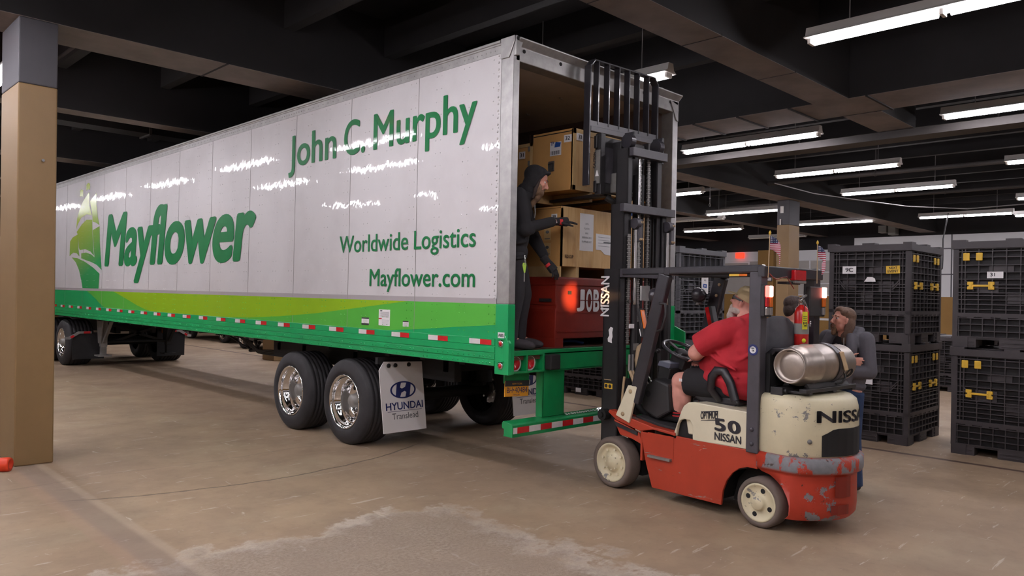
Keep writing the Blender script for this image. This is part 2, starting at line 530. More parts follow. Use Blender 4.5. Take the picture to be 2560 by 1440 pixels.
    c = m.mix(m.math('MULTIPLY', crack, .75), c, rgb('#4d413a'))
    m.set(Base_Color=c, Roughness=m.math('ADD', .52, m.math('MULTIPLY', n2, .22)))
    m.b.inputs['Specular IOR Level'].default_value = .35
    hh = m.math('ADD', m.math('MULTIPLY', n3, .3), m.math('ADD', m.math('MULTIPLY', m.math('MULTIPLY', inside, m.noise(45, 4, .8, P0)), 1.2), m.math('MULTIPLY', crack, -1.5)))
    m.bump(hh, .35, .01)
    MAT['floor'] = m.m

mk_materials()

# ------------------------------------------------------------------ the hall
X0, X1, Y0, Y1, ZC = -13.0, 25.0, -13.0, 32.0, 5.35
struct(MB().box(X0, X1, Y0, Y1, -.2, 0).build('floor', 'floor'))
struct(MB().box(X0, X1, Y0, Y1, ZC, ZC + .2).build('ceiling', 'ceiling'))

def wall(name, bands, fn):
    root = None
    for i, (z0, z1, m, off) in enumerate(bands):
        o = fn(z0, z1, off).build(name if i == 0 else 'wall_band', m, root)
        if i == 0:
            root = struct(o)
    return root
wr = wall('wall_right', [(0, 1.98, 'brown', 0)], lambda a, b, f: MB().box(X1, X1 + .2, Y0, Y1, a, b))
MB().box(X1, X1 + .2, 6.6, Y1, 1.98, 3.36).build('wall_band', 'wall_grey', wr)
MB().box(X1, X1 + .2, 6.6, Y1, 3.36, 3.77).build('wall_band', 'wall_white', wr)
MB().box(X1, X1 + .2, Y0, 6.6, 1.98, 4.18).build('wall_band', 'wall_white', wr)
MB().box(X1, X1 + .2, Y0, 6.6, 4.18, ZC).build('wall_band', 'dark_wall', wr)
MB().box(X1, X1 + .2, 6.6, Y1, 3.77, ZC).build('wall_band', 'dark_wall', wr)
b = MB()
for z in (1.98, 2.44, 2.89, 3.37):
    b.box(X1 - .02, X1, 6.6, 9.7, z - .022, z + .022)
b.box(X1 - .02, X1, 8.28, 8.34, 2.89, 3.37)
b.box(X1 - .02, X1, 10.9, 12.6, 3.30, 3.35); b.box(X1 - .02, X1, 10.9, 10.96, 2.9, 3.3); b.box(X1 - .02, X1, 6.6, 9.7, 1.0, 1.08)
struct(b.build('trim_1', 'wall_white'))
b = MB()
for z in (2.78, 3.69):
    b.box(X1 - .015, X1, Y0, 6.5, z - .02, z + .02)
b.box(X1 - .015, X1, 3.24, 3.28, 1.98, 4.18); b.box(X1 - .015, X1, .0, .04, 1.98, 4.18)
struct(b.build('trim_2', 'frame_grey'))
struct(MB().box(X1 - .25, X1, 9.72, 10.4, 0, 3.8).build('trim_3', 'brown'))
wb = struct(MB().box(X0, X1, Y1, Y1 + .2, 0, 2.0).build('wall_back', 'brown'))
MB().box(X0, X1, Y1, Y1 + .2, 2.0, 3.7).build('wall_band', 'wall_light', wb)
MB().box(X0, X1, Y1, Y1 + .2, 3.7, ZC).build('wall_band', 'dark_wall', wb)
wl = struct(MB().box(X0 - .2, X0, Y0, Y1, 0, 1.6).build('wall_left', 'brown'))
MB().box(X0 - .2, X0, Y0, Y1, 1.6, 3.9).build('wall_band', 'wall_white', wl)
MB().box(X0 - .2, X0, Y0, Y1, 3.9, ZC).build('wall_band', 'dark_wall', wl)
wf = struct(MB().box(X0, X1, Y0 - .2, Y0, 0, 1.6).build('wall_front', 'brown'))
MB().box(X0, X1, Y0 - .2, Y0, 1.6, 3.9).build('wall_band', 'wall_white', wf)
MB().box(X0, X1, Y0 - .2, Y0, 3.9, ZC).build('wall_band', 'dark_wall', wf)

def column(x0, x1, y0, y1, z=3.65, label=None, lean=0.0):
    k = -lean / 4.28
    def part(za, zb):
        return MB().add([(x + k * zz, y, zz) for zz in (za, zb) for x, y in ((x0, y0), (x1, y0), (x1, y1), (x0, y1))], [(0, 3, 2, 1), (4, 5, 6, 7), (0, 1, 5, 4), (1, 2, 6, 5), (2, 3, 7, 6), (3, 0, 4, 7)])
    o = struct(part(0, z).build('column', 'tan', bevel=.012), label)
    part(z, 4.279).build('upper_paint', 'col_dark', o, bevel=.012)
    return o
c1 = column(-2.92, -2.59, 3.63, 4.33, lean=.055)
MB().cyl((-2.75, 3.635, 2.93), (-2.75, 3.60, 2.93), .014, 10).build('hook', 'mirror_steel', c1)
c2 = column(13.70, 14.30, 3.88, 4.20)
MB().box(13.67, 13.70, 4.02, 4.10, 3.95, 4.12).build('switch_box', 'fixture', c2)
MB().cyl((13.68, 4.1, 3.65), (13.68, 4.1, 3.8), .02, 8).build('conduit', 'fixture', c2)
column(4.30, 4.95, 12.45, 13.05)
column(-2.92, -2.59, 12.2, 12.9)
column(-2.92, -2.59, -5.2 - 4.5, -5.2 - 3.8)
column(13.70, 14.42, 12.4, 12.9)

# beams across the hall (each its own), girders along it, joists
ZB = 4.28
for y0, y1, xa, xb in ((-9.6, -9.0, X0, X1), (-5.4, -5.0, X0, X1), (-.97, -.52, X0, 5.0), (3.63, 4.33, X0, 5.0), (3.75, 4.3, 5.9, X1), (7.55, 7.9, X0, 5.0), (7.6, 8.0, 5.9, X1),
                       (12.3, 12.9, X0, X1), (16.6, 17.0, X0, X1), (20.8, 21.4, X0, X1), (-1.05, -.55, 5.9, 7.25)):
    o = struct(MB().box(xa, xb, y0, y1, ZB + .004, ZC).build('ceiling_beam', 'beam'))
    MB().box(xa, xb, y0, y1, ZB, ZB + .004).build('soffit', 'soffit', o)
o = struct(MB().box(5.02, 5.9, Y0, Y1, ZB + .014, ZC).build('ceiling_girder', 'beam'))
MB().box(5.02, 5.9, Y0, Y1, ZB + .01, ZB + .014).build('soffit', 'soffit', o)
b = MB()
for yy in (-1.2, -.2, .55, 1.25, 1.95, 2.8):
    b.box(5.0, 5.92, yy, yy + .03, ZB - .004, ZB + .02)
struct(b.build('trim_4', 'ceiling'))
b = MB()
for xx in (-1.35, .4, 1.9, 3.5):
    b.box(xx - .004, xx + .004, -.975, -.515, ZB - .004, ZB + .02)
for xx in (-.95, 1.2):
    b.box(xx - .012, xx + .012, 3.62, 4.34, ZB - .005, ZB + .02)
struct(b.build('trim_5', 'ceiling'))
xs = [X0 + 1.2 + i * 1.45 for i in range(26)]
for x in xs:
    if x < X1 - .3 and not (4.8 < x < 6.1):
        struct(MB().box(x - .07, x + .07, Y0, Y1, 4.86, ZC).build('ceiling_joist', 'beam'))
# service runs under the beams
tag(MB().box(7.17, 7.55, -3.2, 10.5, 4.16, 4.27).build('cable_tray', 'duct'), 'long flat grey tray under the ceiling, right of the lit tubes above the forklift', 'cable tray')
d = thing('air_duct', 'square grey air duct crossing under the dark ceiling behind the left column', 'duct', (0, 0, 0))
MB().box(-2.2, 3.9, 9.3, 9.75, 4.45, 4.8).build('duct_body', 'beam', d)
b = MB()
for x in (-1.6, .2, 2.0, 3.6):
    b.box(x - .02, x + .02, 9.27, 9.78, 4.42, 4.83)
b.build('flange', 'duct', d)
pp = [((8.6, -9, 4.42), (8.6, 13, 4.42), .045), ((12.3, -9, 4.5), (12.3, 13, 4.5), .05), ((-1.7, 4.5, 4.95), (-1.7, 9.2, 4.95), .04), ((16.8, -6, 4.6), (16.8, 14, 4.6), .05)]
lb = ['thin sprinkler pipe running along the dark ceiling right of the grey tray', 'ceiling pipe along the hall between the two middle rows of lamps',
      'pipe under the dark ceiling just right of the tan column at left', 'ceiling pipe farthest right, near the far column']
for (a, bb, r), l in zip(pp, lb):
    t = thing('ceiling_pipe', l, 'pipe', (0, 0, 0))
    MB().cyl(a, bb, r, 10).build('pipe', 'duct', t)
    q = MB()
    y = a[1] + 1
    while y < bb[1]:
        q.box(a[0] - .01, a[0] + .01, y, y + .02, a[2], ZC); q.cyl((a[0], y, a[2]), (a[0], y + .03, a[2]), r * 1.25, 10); y += 3.1
    q.build('hanger', 'duct', t)
tag(MB().tube([(10.9, 2.9, 4.27), (11.6, 2.35, 4.08), (12.6, 1.7, 3.98), (13.8, 1.15, 3.93), (15.2, .3, 3.95), (15.8, -.8, 4.05), (16.2, -2.4, 4.27)], .012, 6).build('cable', 'wire'),
    'thin pale cable sagging below the ceiling to the right of the far column', 'cable')
tag(MB().tube([(19.6, 1.9, 4.35), (19.5, 2.0, 3.6), (19.4, 1.97, 3.0), (19.4, 1.98, 2.75), (19.4, 2.1, 2.6), (19.4, 2.5, 2.55)], .018, 6).build('power_cord', 'cable'),
    'dark power cord hanging from a far lamp in the gap between the bin stacks', 'cord')
t = thing('pull_chain', 'short pull chain with a ring hanging under the lamp beside the trailer doorway', 'pull chain', (10.85, 4.44, 3.85))
b = MB(); b.cyl((0, 0, .08), (0, 0, 1.5), .008, 6); b.ell((0, 0, .2), .022, seg=8, nr=6); b.build('chain', 'wire', t)
b = MB(); b.tube([(.035 * math.cos(a), 0, .035 * math.sin(a) + .05) for a in [i * math.pi / 6 for i in range(13)]], .006, 6); b.build('ring', 'wire', t)

# wall fittings
t = tag(MB().box(X1 - .35, X1 - .02, 5.33, 5.62, 4.31, 4.58).build('wall_speaker', 'panel_grey', bevel=.02), 'smaller square grey box high on the black far wall', 'speaker')
t = tag(MB().box(X1 - .4, X1 - .02, 5.0, 5.26, 4.22, 4.62).build('wall_speaker', 'panel_grey', bevel=.02), 'taller grey box high on the black far wall, right of the smaller one', 'speaker')
t = thing('exit_sign', 'small red lit exit sign on the far wall beside the grey-black bin stack', 'sign', (X1 - .12, 11.3, 3.5))
MB().box(-.06, .1, -.17, .17, 0, .24).build('housing', 'exit_red', t, bevel=.01)
t = thing('notice_board', 'small white framed notice on the tan wall behind the forklift guard', 'sign', (X1 - .3, 10.05, 2.52))
MB().box(0, .04, -.3, .3, 0, .5).build('sheet', 'white', t, bevel=.008)
b = MB(); b.box(-.005, .0, -.3, .3, 0, .03); b.box(-.005, 0, -.3, .3, .47, .5); b.box(-.005, 0, -.3, -.27, 0, .5); b.box(-.005, 0, .27, .3, 0, .5); b.build('frame', 'frame_grey', t)
b = MB(); b.box(-.004, 0, -.1, .1, .2, .24); b.box(-.004, 0, -.15, .15, .1, .12); b.ell((-.002, 0, .3), (.003, .05, .04), seg=10, nr=6); b.build('print', 'ink', t)

# ------------------------------------------------------------------ lamps
def make_lamp(name, label, group=None, tubes=(1, 1), loc=(0, 0, 0)):
    t = thing(name, label, 'lamp', loc, 0, group)
    MB().prism([(-.045, .1), (.045, .1), (.065, .02), (.11, -.005), (.11, -.012), (-.11, -.012), (-.11, -.005), (-.065, .02)], lambda p, q, d: (p, d, q), -1.2, 1.2).build('housing', 'fixture', t)
    for k, on in enumerate(tubes):
        y0 = -1.17 if k == 0 else .02
        for x in (-.038, .038):
            MB().cyl((x, y0 + .03, -.04), (x, y0 + 1.12, -.04), .019, 7).build('fluorescent_tube', 'tube' if on else 'tube_off', t)
    for y in (-1.18, -.012, 1.15):
        MB().box(-.056, .056, y, y + .03, -.06, -.012).build('socket', 'fixture', t)
    for y in (-.8, .8):
        MB().cyl((0, y, .1), (0, y, 1.06), .006, 5).build('hanger', 'wire', t)
    return t
ZL = 4.29
lit = [  # x, y centre, label, state
    (2.58, -2.72, 'nearest ceiling lamp, two bright tubes in the top right corner of the picture', (1, 1)),
    (2.6, 1.27, 'ceiling lamp partly behind the forklift backrest, above the trailer roof corner', (1, 1)),
    (6.68, 1.3, 'hanging twin tube lamp directly right of the trailer doorway', (1, 1)),
    (6.7, -2.75, 'lamp running off the right edge at the height of the trailer roof', (1, 1)),
    (10.1, 1.28, 'twin tube lamp in the middle of the row of three receding to the right', (1, 1)),
    (11.05, -2.55, 'short visible end of a lamp cut by the right edge, above the right bin stack', (1, 1)),
    (13.42, 1.27, 'twin tube lamp third in the receding row, above the middle bin stack', (1, 1)),
    (11.15, 6.0, 'lamp whose right end sticks out beside the trailer door post', (1, 1)),
    (15.5, 6.1, 'small lamp ending at the dark part of the far column', (1, 1)),
    (15.3, 4.75, None, None),
    (20.1, 9.8, 'far lamp with two glowing tubes above the bins behind the driver', (1, 1)),
    (19.76, 5.2, 'far lamp just right of the far column with two glowing tubes', (1, 1)),
    (19.65, 1.5, 'far lamp in the gap between the two bin stacks, bluish tubes', (1, 1)),
    (20.45, -.75, 'far lamp above the right bin stack at the picture edge', (1, 1)),
    (24.15, 9.3, 'dark switched off lamp close to the far wall behind the far column', (0, 0)),
    (16.7, 8.6, 'unlit lamp with a thin bright edge beside the trailer door post', (0, 0)),
]
for x, y, l, st in lit:
    if l:
        make_lamp('ceiling_lamp', l, None, st, (x, y, ZL))
hid = make_lamp('ceiling_lamp', 'lit lamp over the near side of the trailer, mirrored in its white side', 'lamps over the near side of the trailer', (1, 1), (-2.62, 5.9, ZL))
for y in (9.9, 14.0, 18.2, 22.5, .9, -2.6):
    dup(hid, (-2.3, y, ZL))
for x, ys in ((-4.15, (11.9, 7.8, 3.6, -.6, -4.8, -8.8)), (-7.4, (14, 9.8, 5.6, 1.4, -2.8, -7)), (-10.4, (12, 6, 0, -6))):
    for y in ys:
        dup(hid, (x, y, ZL), label='lit ceiling lamp on the side of the hall left of the trailer', group='lamps on the near side of the hall')
for x, ys in ((2.6, (-7, -11)), (4.5, (10.2, 14.4, 18.6)), (6.7, (6.2, -7, 11.5, 15.7, 19.9)), (10.2, (-7, 17.5, 21.5)), (11.0, (10.5, 15)), (16.5, (-6, -1.6))):  # unseen repeats of the rows, added to light hall and floor past the trailer
    for y in ys:
        dup(hid, (x, y, ZL), label='unseen lit ceiling lamp added to the rows beyond the trailer', group='added unseen lamps on the far side of the hall')

# things by the left column
t = thing('exit_light', 'red lit box high at the left edge beside the tan column', 'sign', (-2.95, 6.0, 4.62))
MB().box(-.3, .12, 0, .12, 0, .42).build('housing', 'exit_red', t, bevel=.03)
MB().box(-.3, .15, -.02, .14, -.06, 0).build('bracket', 'steel_dull', t)
t = thing('cardboard_tube', 'green mailing tube with an orange end cap lying by the column foot', 'tube', (-3.02, 3.50, .062))
b = MB(); b.lathe([(.0, .062), (1.1, .062)], (0, 0, 0), (-.82, .57, 0), 24, cap=False); b.build('tube', 'tubegreen', t)
b = MB(); b.lathe([(.05, .064), (-.03, .066), (-.05, .06), (-.05, .04), (.03, .036), (.03, .001)], (0, 0, 0), (-.82, .57, 0), 24); b.build('end_cap', 'orangecap', t)
# ================================================================== TRAILER
TR = thing('semi_trailer', 'long white and green box trailer with open rear doorway and large green lettering', 'trailer', (0, 0, 0))
L0, L1, TW = .124, 16.1, 2.60
def rivet(mb, y, z, x=0.0, r=.0085, d=-.006, ax=0):
    n = 6
    a = [(x, y + r * math.cos(2 * math.pi * k / n), z + r * math.sin(2 * math.pi * k / n)) for k in range(n)]
    b = [(x + d, y + r * .5 * math.cos(2 * math.pi * k / n), z + r * .5 * math.sin(2 * math.pi * k / n)) for k in range(n)]
    mb.rings([a, b], True, True)
# near side wall with seams and rivets
b = MB().box(0, .035, L0, L1, 1.66, 3.89)
b.build('side_panel', 'white_skin', TR)
b = MB()
y = L0 + .02
cols = []
k = 0
while y < 15.0:
    cols += [y, y + .075]; y += .4064
for i, yy in enumerate(cols):
    if yy > 12.5: break
    z = 1.72
    while z < 3.86:
        rivet(b, yy, z, 0, .007, -.005); z += .125
z = 1.70
while z < 3.88:
    rivet(b, L0 + .03, z, 0, .012, -.010); z += .062
b.build('panel_rivet', 'white_skin', TR, kind='stuff')
b = MB()
for k in range(13):
    b.box(-.0025, .0, 1.312 + 1.2192 * k - .003, 1.312 + 1.2192 * k + .003, 1.335, 3.885)
b.build('panel_seam', 'steel_dull', TR)
MB().box(-.002, .02, L0, L1, 1.643, 1.692).build('grey_stripe', 'band_grey', TR)
MB().box(-.0012, .03, L0, L1, 1.33, 1.643).build('lower_band', 'green', TR)
def side_poly(name, pts, mat, off, thick=.0005):
    return MB().prism(pts, lambda p, q, d: (-off - d, p, q), 0, thick).build(name, mat, TR)
side_poly('swoosh', [(12.0, 1.643), (11.75, 1.58), (11.45, 1.50), (11.15, 1.40), (10.9, 1.334), (1.75, 1.334), (1.2, 1.37), (.67, 1.415), (.126, 1.455), (.126, 1.643)], 'midgreen', .0016)
side_poly('swoosh', [(10.38, 1.643), (10.1, 1.595), (9.6, 1.505), (9.15, 1.42), (8.75, 1.36), (8.5, 1.334), (5.9, 1.334), (4.9, 1.355), (4.07, 1.40), (3.2, 1.465), (2.44, 1.54), (1.42, 1.643)], 'lime', .0026)
b = MB()
for z in [1.39, 1.47, 1.55, 1.62]:
    for yy in cols:
        if yy < 9: rivet(b, yy, z, -.003, .007, -.005)
b.build('band_rivet', 'midgreen', TR, kind='stuff')
# bottom rail with ledges and rivets
b = MB()
b.prism([(0, 1.335), (-.012, 1.33), (-.012, 1.272), (-.006, 1.268), (-.006, 1.262), (-.012, 1.258), (-.012, 1.21), (-.004, 1.205), (-.004, 1.198), (-.014, 1.194), (-.014, 1.152), (-.004, 1.148), (-.004, 1.140), (-.016, 1.136), (-.016, 1.094), (-.006, 1.088), (.06, 1.088), (.06, 1.335)],
        lambda p, q, d: (p, d, q), L0, L1)
yy = .18
k = 0
while yy < 13:
    for z, x in ((1.172, -.014), (1.115, -.016)):
        rivet(b, yy, z, x, .010, -.007)
    k += 1
    yy += .045 if k < 4 else (.075 if k < 12 else (.058 if k % 2 else .16))
b.build('bottom_rail', 'green', TR)
for k in range(24):
    yc = .314 + .6043 * k
    t = MB().box(-.0145, -.0125, yc, yc + .148, 1.275, 1.322).build('reflector_strip', 'white_tape', TR)
    MB().box(-.0146, -.0126, yc - .148, yc, 1.275, 1.322).build('red_half', 'red_tape', t)
# top rail and roof
b = MB().prism([(0, 3.885), (-.006, 3.885), (-.006, 3.955), (-.012, 3.96), (-.012, 3.972), (-.022, 3.978), (-.022, 3.996), (-.010, 4.005), (.05, 4.012), (.05, 3.885)], lambda p, q, d: (p, d, q), L0, L1)
yy = .2
while yy < 12.5:
    rivet(b, yy, 3.92, -.006, .008, -.005); yy += .11 if int(yy * 1.7) % 3 else .06
b.build('top_rail', 'steel', TR)
MB().box(.03, TW - .03, .05, L1, 3.985, 4.005).build('roof', 'steel_dull', TR)
MB().box(TW - .035, TW, .1, L1, 1.09, 4.0).build('side_panel', 'white_skin', TR)
MB().box(0, TW, L1 - .03, L1, 1.05, 4.0).build('front_wall', 'white_skin', TR)
# interior
b = MB().box(.045, .06, .12, L1 - .04, 1.23, 3.9)
for k in range(24):
    b.box(.06, .068, .4 + .6 * k, .5 + .6 * k, 1.24, 3.85)
b.build('inner_wall', 'liner_wall', TR)
b = MB().box(TW - .06, TW - .04, .12, L1 - .04, 1.23, 3.9)
for k in range(24):
    b.box(TW - .07, TW - .06, .4 + .6 * k, .5 + .6 * k, 1.24, 3.85)
b.build('inner_wall', 'liner_wall', TR)
MB().box(.06, TW - .06, .1, L1 - .04, 3.90, 3.93).build('ceiling_liner', 'liner', TR)
b = MB()
for x, y in ((.35, .7), (.9, .9), (1.5, .75), (.55, 1.5), (1.15, 1.7), (1.8, 1.55), (.4, 2.3), (1.0, 2.5), (1.6, 2.4), (.7, 3.2), (1.4, 3.3)):
    b.prism([(0, 0), (.07, .02), (.075, .045), (.01, .03)], lambda p, q, d, x=x, y=y: (x + p, y + q, 3.899 - d), 0, .012)
b.build('liner_tab', 'wall_light', TR)
MB().box(.045, TW - .045, .02, L1 - .04, 1.14, 1.229).build('deck', 'wood_floor', TR)
# rear frame
b = MB()
b.box(0, .082, -.03, .124, 1.643, 4.0)
b.box(TW - .09, TW + .008, -.03, .124, 1.643, 3.99)
b.prism([(-.03, 3.80), (-.03, 3.93), (-.085, 3.985), (-.085, 3.998), (-.02, 4.01), (.12, 4.01), (.12, 3.80)], lambda p, q, d: (d, p, q), .03, TW + .02)
b.build('rear_frame', 'steel', TR, bevel=.008)
b = MB()
b.prism([(-.05, 4.012), (.126, 4.012), (.126, 3.83), (.02, 3.825), (-.05, 3.96)], lambda p, q, d: (d, p, q), -.012, .0)
b.prism([(0, 4.012), (.10, 4.0), (.07, 3.93), (.05, 3.84), (0, 3.835)], lambda p, q, d: (p, -.05 - d, q), -.02, .012)
b.build('corner_casting', 'steel', TR, bevel=.006)
b = MB()
b.prism([(2.44, 3.92), (2.60, 3.89), (2.60, 3.70), (2.56, 3.72)], lambda p, q, d: (p, -.03 - d, q), 0, .012)
b.build('corner_casting', 'steel', TR, bevel=.006)
b = MB()
for x, z in ((.13, 3.90), (.62, 3.90), (1.3, 3.90), (1.95, 3.90), (2.45, 3.9), (.02, 3.985)):
    b.cyl((x, -.055 if x < .05 else -.028, z), (x, -.07 if x < .05 else -.034, z), .018, 10)
b.build('frame_hole', 'under', TR)
b = MB()
b.box(-.006, .084, -.032, .128, 1.02, 1.643)
b.prism([(-.05, 1.02), (-.05, 1.30), (.0, 1.37), (.03, 1.37), (.03, 1.02)], lambda p, q, d: (d, p, q), -.008, .03)
b.build('rear_corner', 'green', TR, bevel=.005)
b = MB()
b.box(TW - .09, TW + .012, -.032, .128, 1.02, 1.643)
b.prism([(-.16, 1.02), (-.16, 1.36), (.03, 1.44), (.03, 1.02)], lambda p, q, d: (d, p, q), TW + .012, TW + .04)
b.prism([(-.16, 1.20), (.0, 1.20), (.0, 1.215), (-.16, 1.215)], lambda p, q, d: (d, p, q), TW - .12, TW + .02)
b.build('rear_corner', 'green', TR, bevel=.005)
b = MB()
b.box(.064, TW - .09, -.02, .06, 1.182, 1.229)
b.box(.064, TW - .09, -.02, .06, 1.025, 1.043)
b.box(.49, TW - .51, -.02, .05, 1.03, 1.2)
b.box(.06, TW - .06, .045, .10, 1.03, 1.2)
for x in (.066, .262, .478, TW - .49, TW - .28, TW - .10):
    b.box(x - .008, x + .008, -.022, .05, 1.035, 1.19)
b.build('rear_sill', 'green_dark', TR, bevel=.004)
for x in (.158, .345, TW - .2, TW - .38):
    l = MB().lathe([(.0, .0), (.012, .035), (.016, .052), (.016, .055)], (x, .040, 1.108), (0, -1, 0), 24).build('tail_light', 'lens_red', TR)
    MB().lathe([(0, .055), (.02, .058), (.022, .066), (.012, .072), (0, .072)], (x, .041, 1.108), (0, -1, 0), 24).build('bezel', 'wall_light', l)
for x in (.49, TW - .65):
    MB().box(x, x + .14, -.10, -.02, 1.045, 1.185).build('dock_bumper', 'under', TR, bevel=.012)
b = MB()
for z in (1.295, 1.098):
    l = MB().lathe([(0, .022), (.008, .021), (.014, .012), (.016, .001)], (-.008, .048, z), (-1, 0, 0), 14).build('marker_light', 'lens_red', TR)
    MB().lathe([(0, .033), (.008, .032), (.010, .022)], (-.008, .048, z), (-1, 0, 0), 14).build('bezel', 'mirror_steel', l)
    MB().prism([(.09, z + .036), (.085, z + .046), (.01, z + .046), (.005, z + .036)], lambda p, q, d: (d, p, q), -.03, -.006).build('light_guard', 'green', TR)
t = MB().box(-.0095, -.0075, .006, .088, 1.343, 1.393).build('abs_sticker', 'white', TR)
lettering('ABS', (-.0097, .080, 1.355), (0, -.066, 0), (0, 0, .027), (-1, 0, 0), 'ink', t, .01)
def sticker(y0, y1, z0, z1, kind):
    t = MB().box(-.0045, -.003, y1, y0, z0, z1).build('info_sticker', 'white', TR)
    m = MB(); h = z1 - z0; wd = y0 - y1
    if kind == 0:
        m.box(-.005, -.004, y1, y0, z1 - h * .18, z1); m.box(-.005, -.004, y1, y0, z0, z0 + h * .24)
        m.build('print', 'ink', t); m = MB()
        for k in range(5): m.box(-.005, -.004, y1 + wd * .2, y0 - wd * .2, z0 + h * (.36 + .09 * k), z0 + h * (.375 + .09 * k))
        m.build('print', 'greyink', t)
    elif kind == 1:
        for k in range(11): m.box(-.005, -.004, y1 + wd * .08, y0 - wd * (.1 + .1 * (k % 2)), z0 + h * (.52 + .032 * k), z0 + h * (.53 + .032 * k))
        for k in range(7): m.box(-.005, -.004, y1 + wd * .05, y0 - wd * (.3), z0 + h * (.05 + .05 * k), z0 + h * (.058 + .05 * k))
        m.ell((-.005, y0 - wd * .22, z1 - h * .08), (.0006, wd * .12, h * .04), seg=10, nr=4)
        m.build('print', 'greyink', t)
        MB().box(-.005, -.004, y0 - wd * .28, y0, z0 + h * .40, z0 + h * .46).build('print', 'red_tape', t)
    else:
        m.box(-.005, -.004, y1, y0, z1 - h * .2, z1); m.build('print', 'ink', t); m = MB()
        for k in range(7): m.box(-.005, -.004, y1 + wd * .1, y0 - wd * .1, z0 + h * (.08 + .1 * k), z0 + h * (.11 + .1 * k))
        m.build('print', 'greyink', t)
sticker(2.239, 2.099, 1.37, 1.452, 0); sticker(1.92, 1.72, 1.378, 1.547, 1); sticker(1.495, 1.399, 1.384, 1.441, 2)
# lettering on the side
def side_text(s, y0, y1, z, cap, bold, shear=0, sp=1.0, mat='lettergreen'):
    return lettering(s, (-.0035, y0, z), (0, y1 - y0, 0), (0, 0, cap), (-1, 0, 0), mat, TR, bold, shear, sp)
side_text('John', 3.93, 2.83, 3.262, .375, .022)
side_text('C.', 2.67, 2.25, 3.262, .375, .022)
side_text('Murphy', 2.09, .43, 3.262, .372, .022)
side_text('Worldwide Logistics', 2.715, .412, 2.166, .182, .014)
side_text('Mayflower.com', 2.105, .411, 1.795, .178, .016)
side_text('Mayflower', 10.93, 4.86, 2.145, .91, .05, .17, .97)
EMB = {
 'hull': [(13.07, 2.33), (12.69, 2.31), (12.14, 2.22), (11.62, 2.1), (11.22, 1.98), (11.26, 1.692), (12.27, 1.692), (12.38, 1.86), (12.54, 2.06), (12.77, 2.22)],
 'right': [(11.71, 2.84), (11.29, 2.9), (11.25, 2.58), (11.1, 2.05), (11.4, 2.15), (11.74, 2.21), (12.06, 2.25), (12.41, 2.3), (12.42, 2.4), (12.1, 2.41), (11.75, 2.36), (11.55, 2.3), (11.63, 2.54)],
 'center': [(12.77, 2.85), (12.44, 2.99), (12.13, 3.07), (11.76, 3.05), (11.72, 2.77), (11.65, 2.5), (11.59, 2.33), (11.81, 2.42), (12.16, 2.48), (12.52, 2.47), (12.6, 2.53), (12.67, 2.79)],
 'left': [(13.23, 2.36), (13.22, 2.67), (13.04, 2.75), (12.67, 2.8), (12.65, 2.55), (12.54, 2.34), (12.73, 2.41), (12.95, 2.43), (13.1, 2.4)],
 'upc': [(12.8, 2.91), (12.76, 3.13), (12.62, 3.3), (12.37, 3.47), (12.0, 3.62), (11.96, 3.35), (11.79, 3.14), (12.14, 3.18), (12.49, 3.13), (12.72, 3.0)],
 'upr': [(11.93, 3.43), (11.54, 3.56), (11.5, 3.32), (11.42, 3.09), (11.3, 2.92), (11.52, 2.98), (11.72, 3.01), (11.76, 3.16)],
 'f1': [(12.6, 3.57), (12.61, 3.69), (12.51, 3.72), (12.4, 3.69), (12.38, 3.55), (12.49, 3.58)],
 'f2': [(12.18, 3.66), (12.19, 3.78), (12.08, 3.81), (11.96, 3.78), (11.95, 3.66), (12.07, 3.68)]}
m = MB()
for pts in EMB.values():
    m.prism(pts, lambda p, q, d: (-.003 - d, p, q), 0, .0005)
m.build('ship_emblem', 'emblem', TR)

# underride guard
b = MB()
b.prism([(-.06, .47), (-.06, .575), (-.045, .59), (.06, .603), (.075, .59), (.075, .545), (.06, .535), (.05, .54), (.05, .485), (.06, .47)], lambda p, q, d: (d, p, q), .05, TW - .06)
for x0, x1 in ((.50, .80), (TW - .80, TW - .50)):
    b.box(x0, x1, .0, .012, .60, 1.03); b.box(x0, x0 + .012, .0, .09, .60, 1.03); b.box(x1 - .012, x1, .0, .09, .60, 1.03)
b.build('underride_guard', 'green_dark', TR, bevel=.004)
x = .06; k = 0
while x < TW - .1:
    wd = .05 if k == 0 else .151
    MB().box(x, min(x + wd, TW - .07), -.0618, -.0602, .502, .556).build('reflector_strip', 'red_tape' if k % 2 else 'white_tape', TR)
    x += wd; k += 1
b = MB()
for i in range(60):
    xx = .82 + i * .014
    b.obox((xx, .0 + .022 * ((i * 7) % 3 - 1), .600), (.011, .004, .002), (0, -.07, .5 if i % 2 else -.5))
b.build('tread_mark', 'white_tape', TR)
# number plate
t = MB().obox((.255, .10, .875), (.155, .004, .072), (0, R(2.5), 0)).build('number_plate', 'plate', TR, bevel=.003)
MB().obox((.2565, .0955, .922), (.155, .002, .026), (0, R(2.5), 0)).build('plate_header', 'ink', t)
lettering('NEW YORK', (.19, .0935, .914), (.13, 0, -.005), (0, 0, .015), (0, -1, 0), 'plate', t, 0)
lettering('BH', (.125, .096, .842), (.068, 0, -.003), (.002, 0, .05), (0, -1, 0), 'navy', t, .0)
lettering('40484', (.222, .096, .839), (.166, 0, -.007), (.002, 0, .05), (0, -1, 0), 'navy', t, .0)
MB().prism([(.199, .863), (.205, .874), (.217, .866), (.216, .857), (.208, .860)], lambda p, q, d: (p, .0955 - d, q), 0, .001).build('state_mark', 'navy', t)
lettering('TRAILER', (.20, .096, .814), (.09, 0, -.004), (0, 0, .014), (0, -1, 0), 'navy', t, 0)
MB().box(.10, .42, .105, .115, .93, 1.03).build('plate_bracket', 'green_dark', TR)

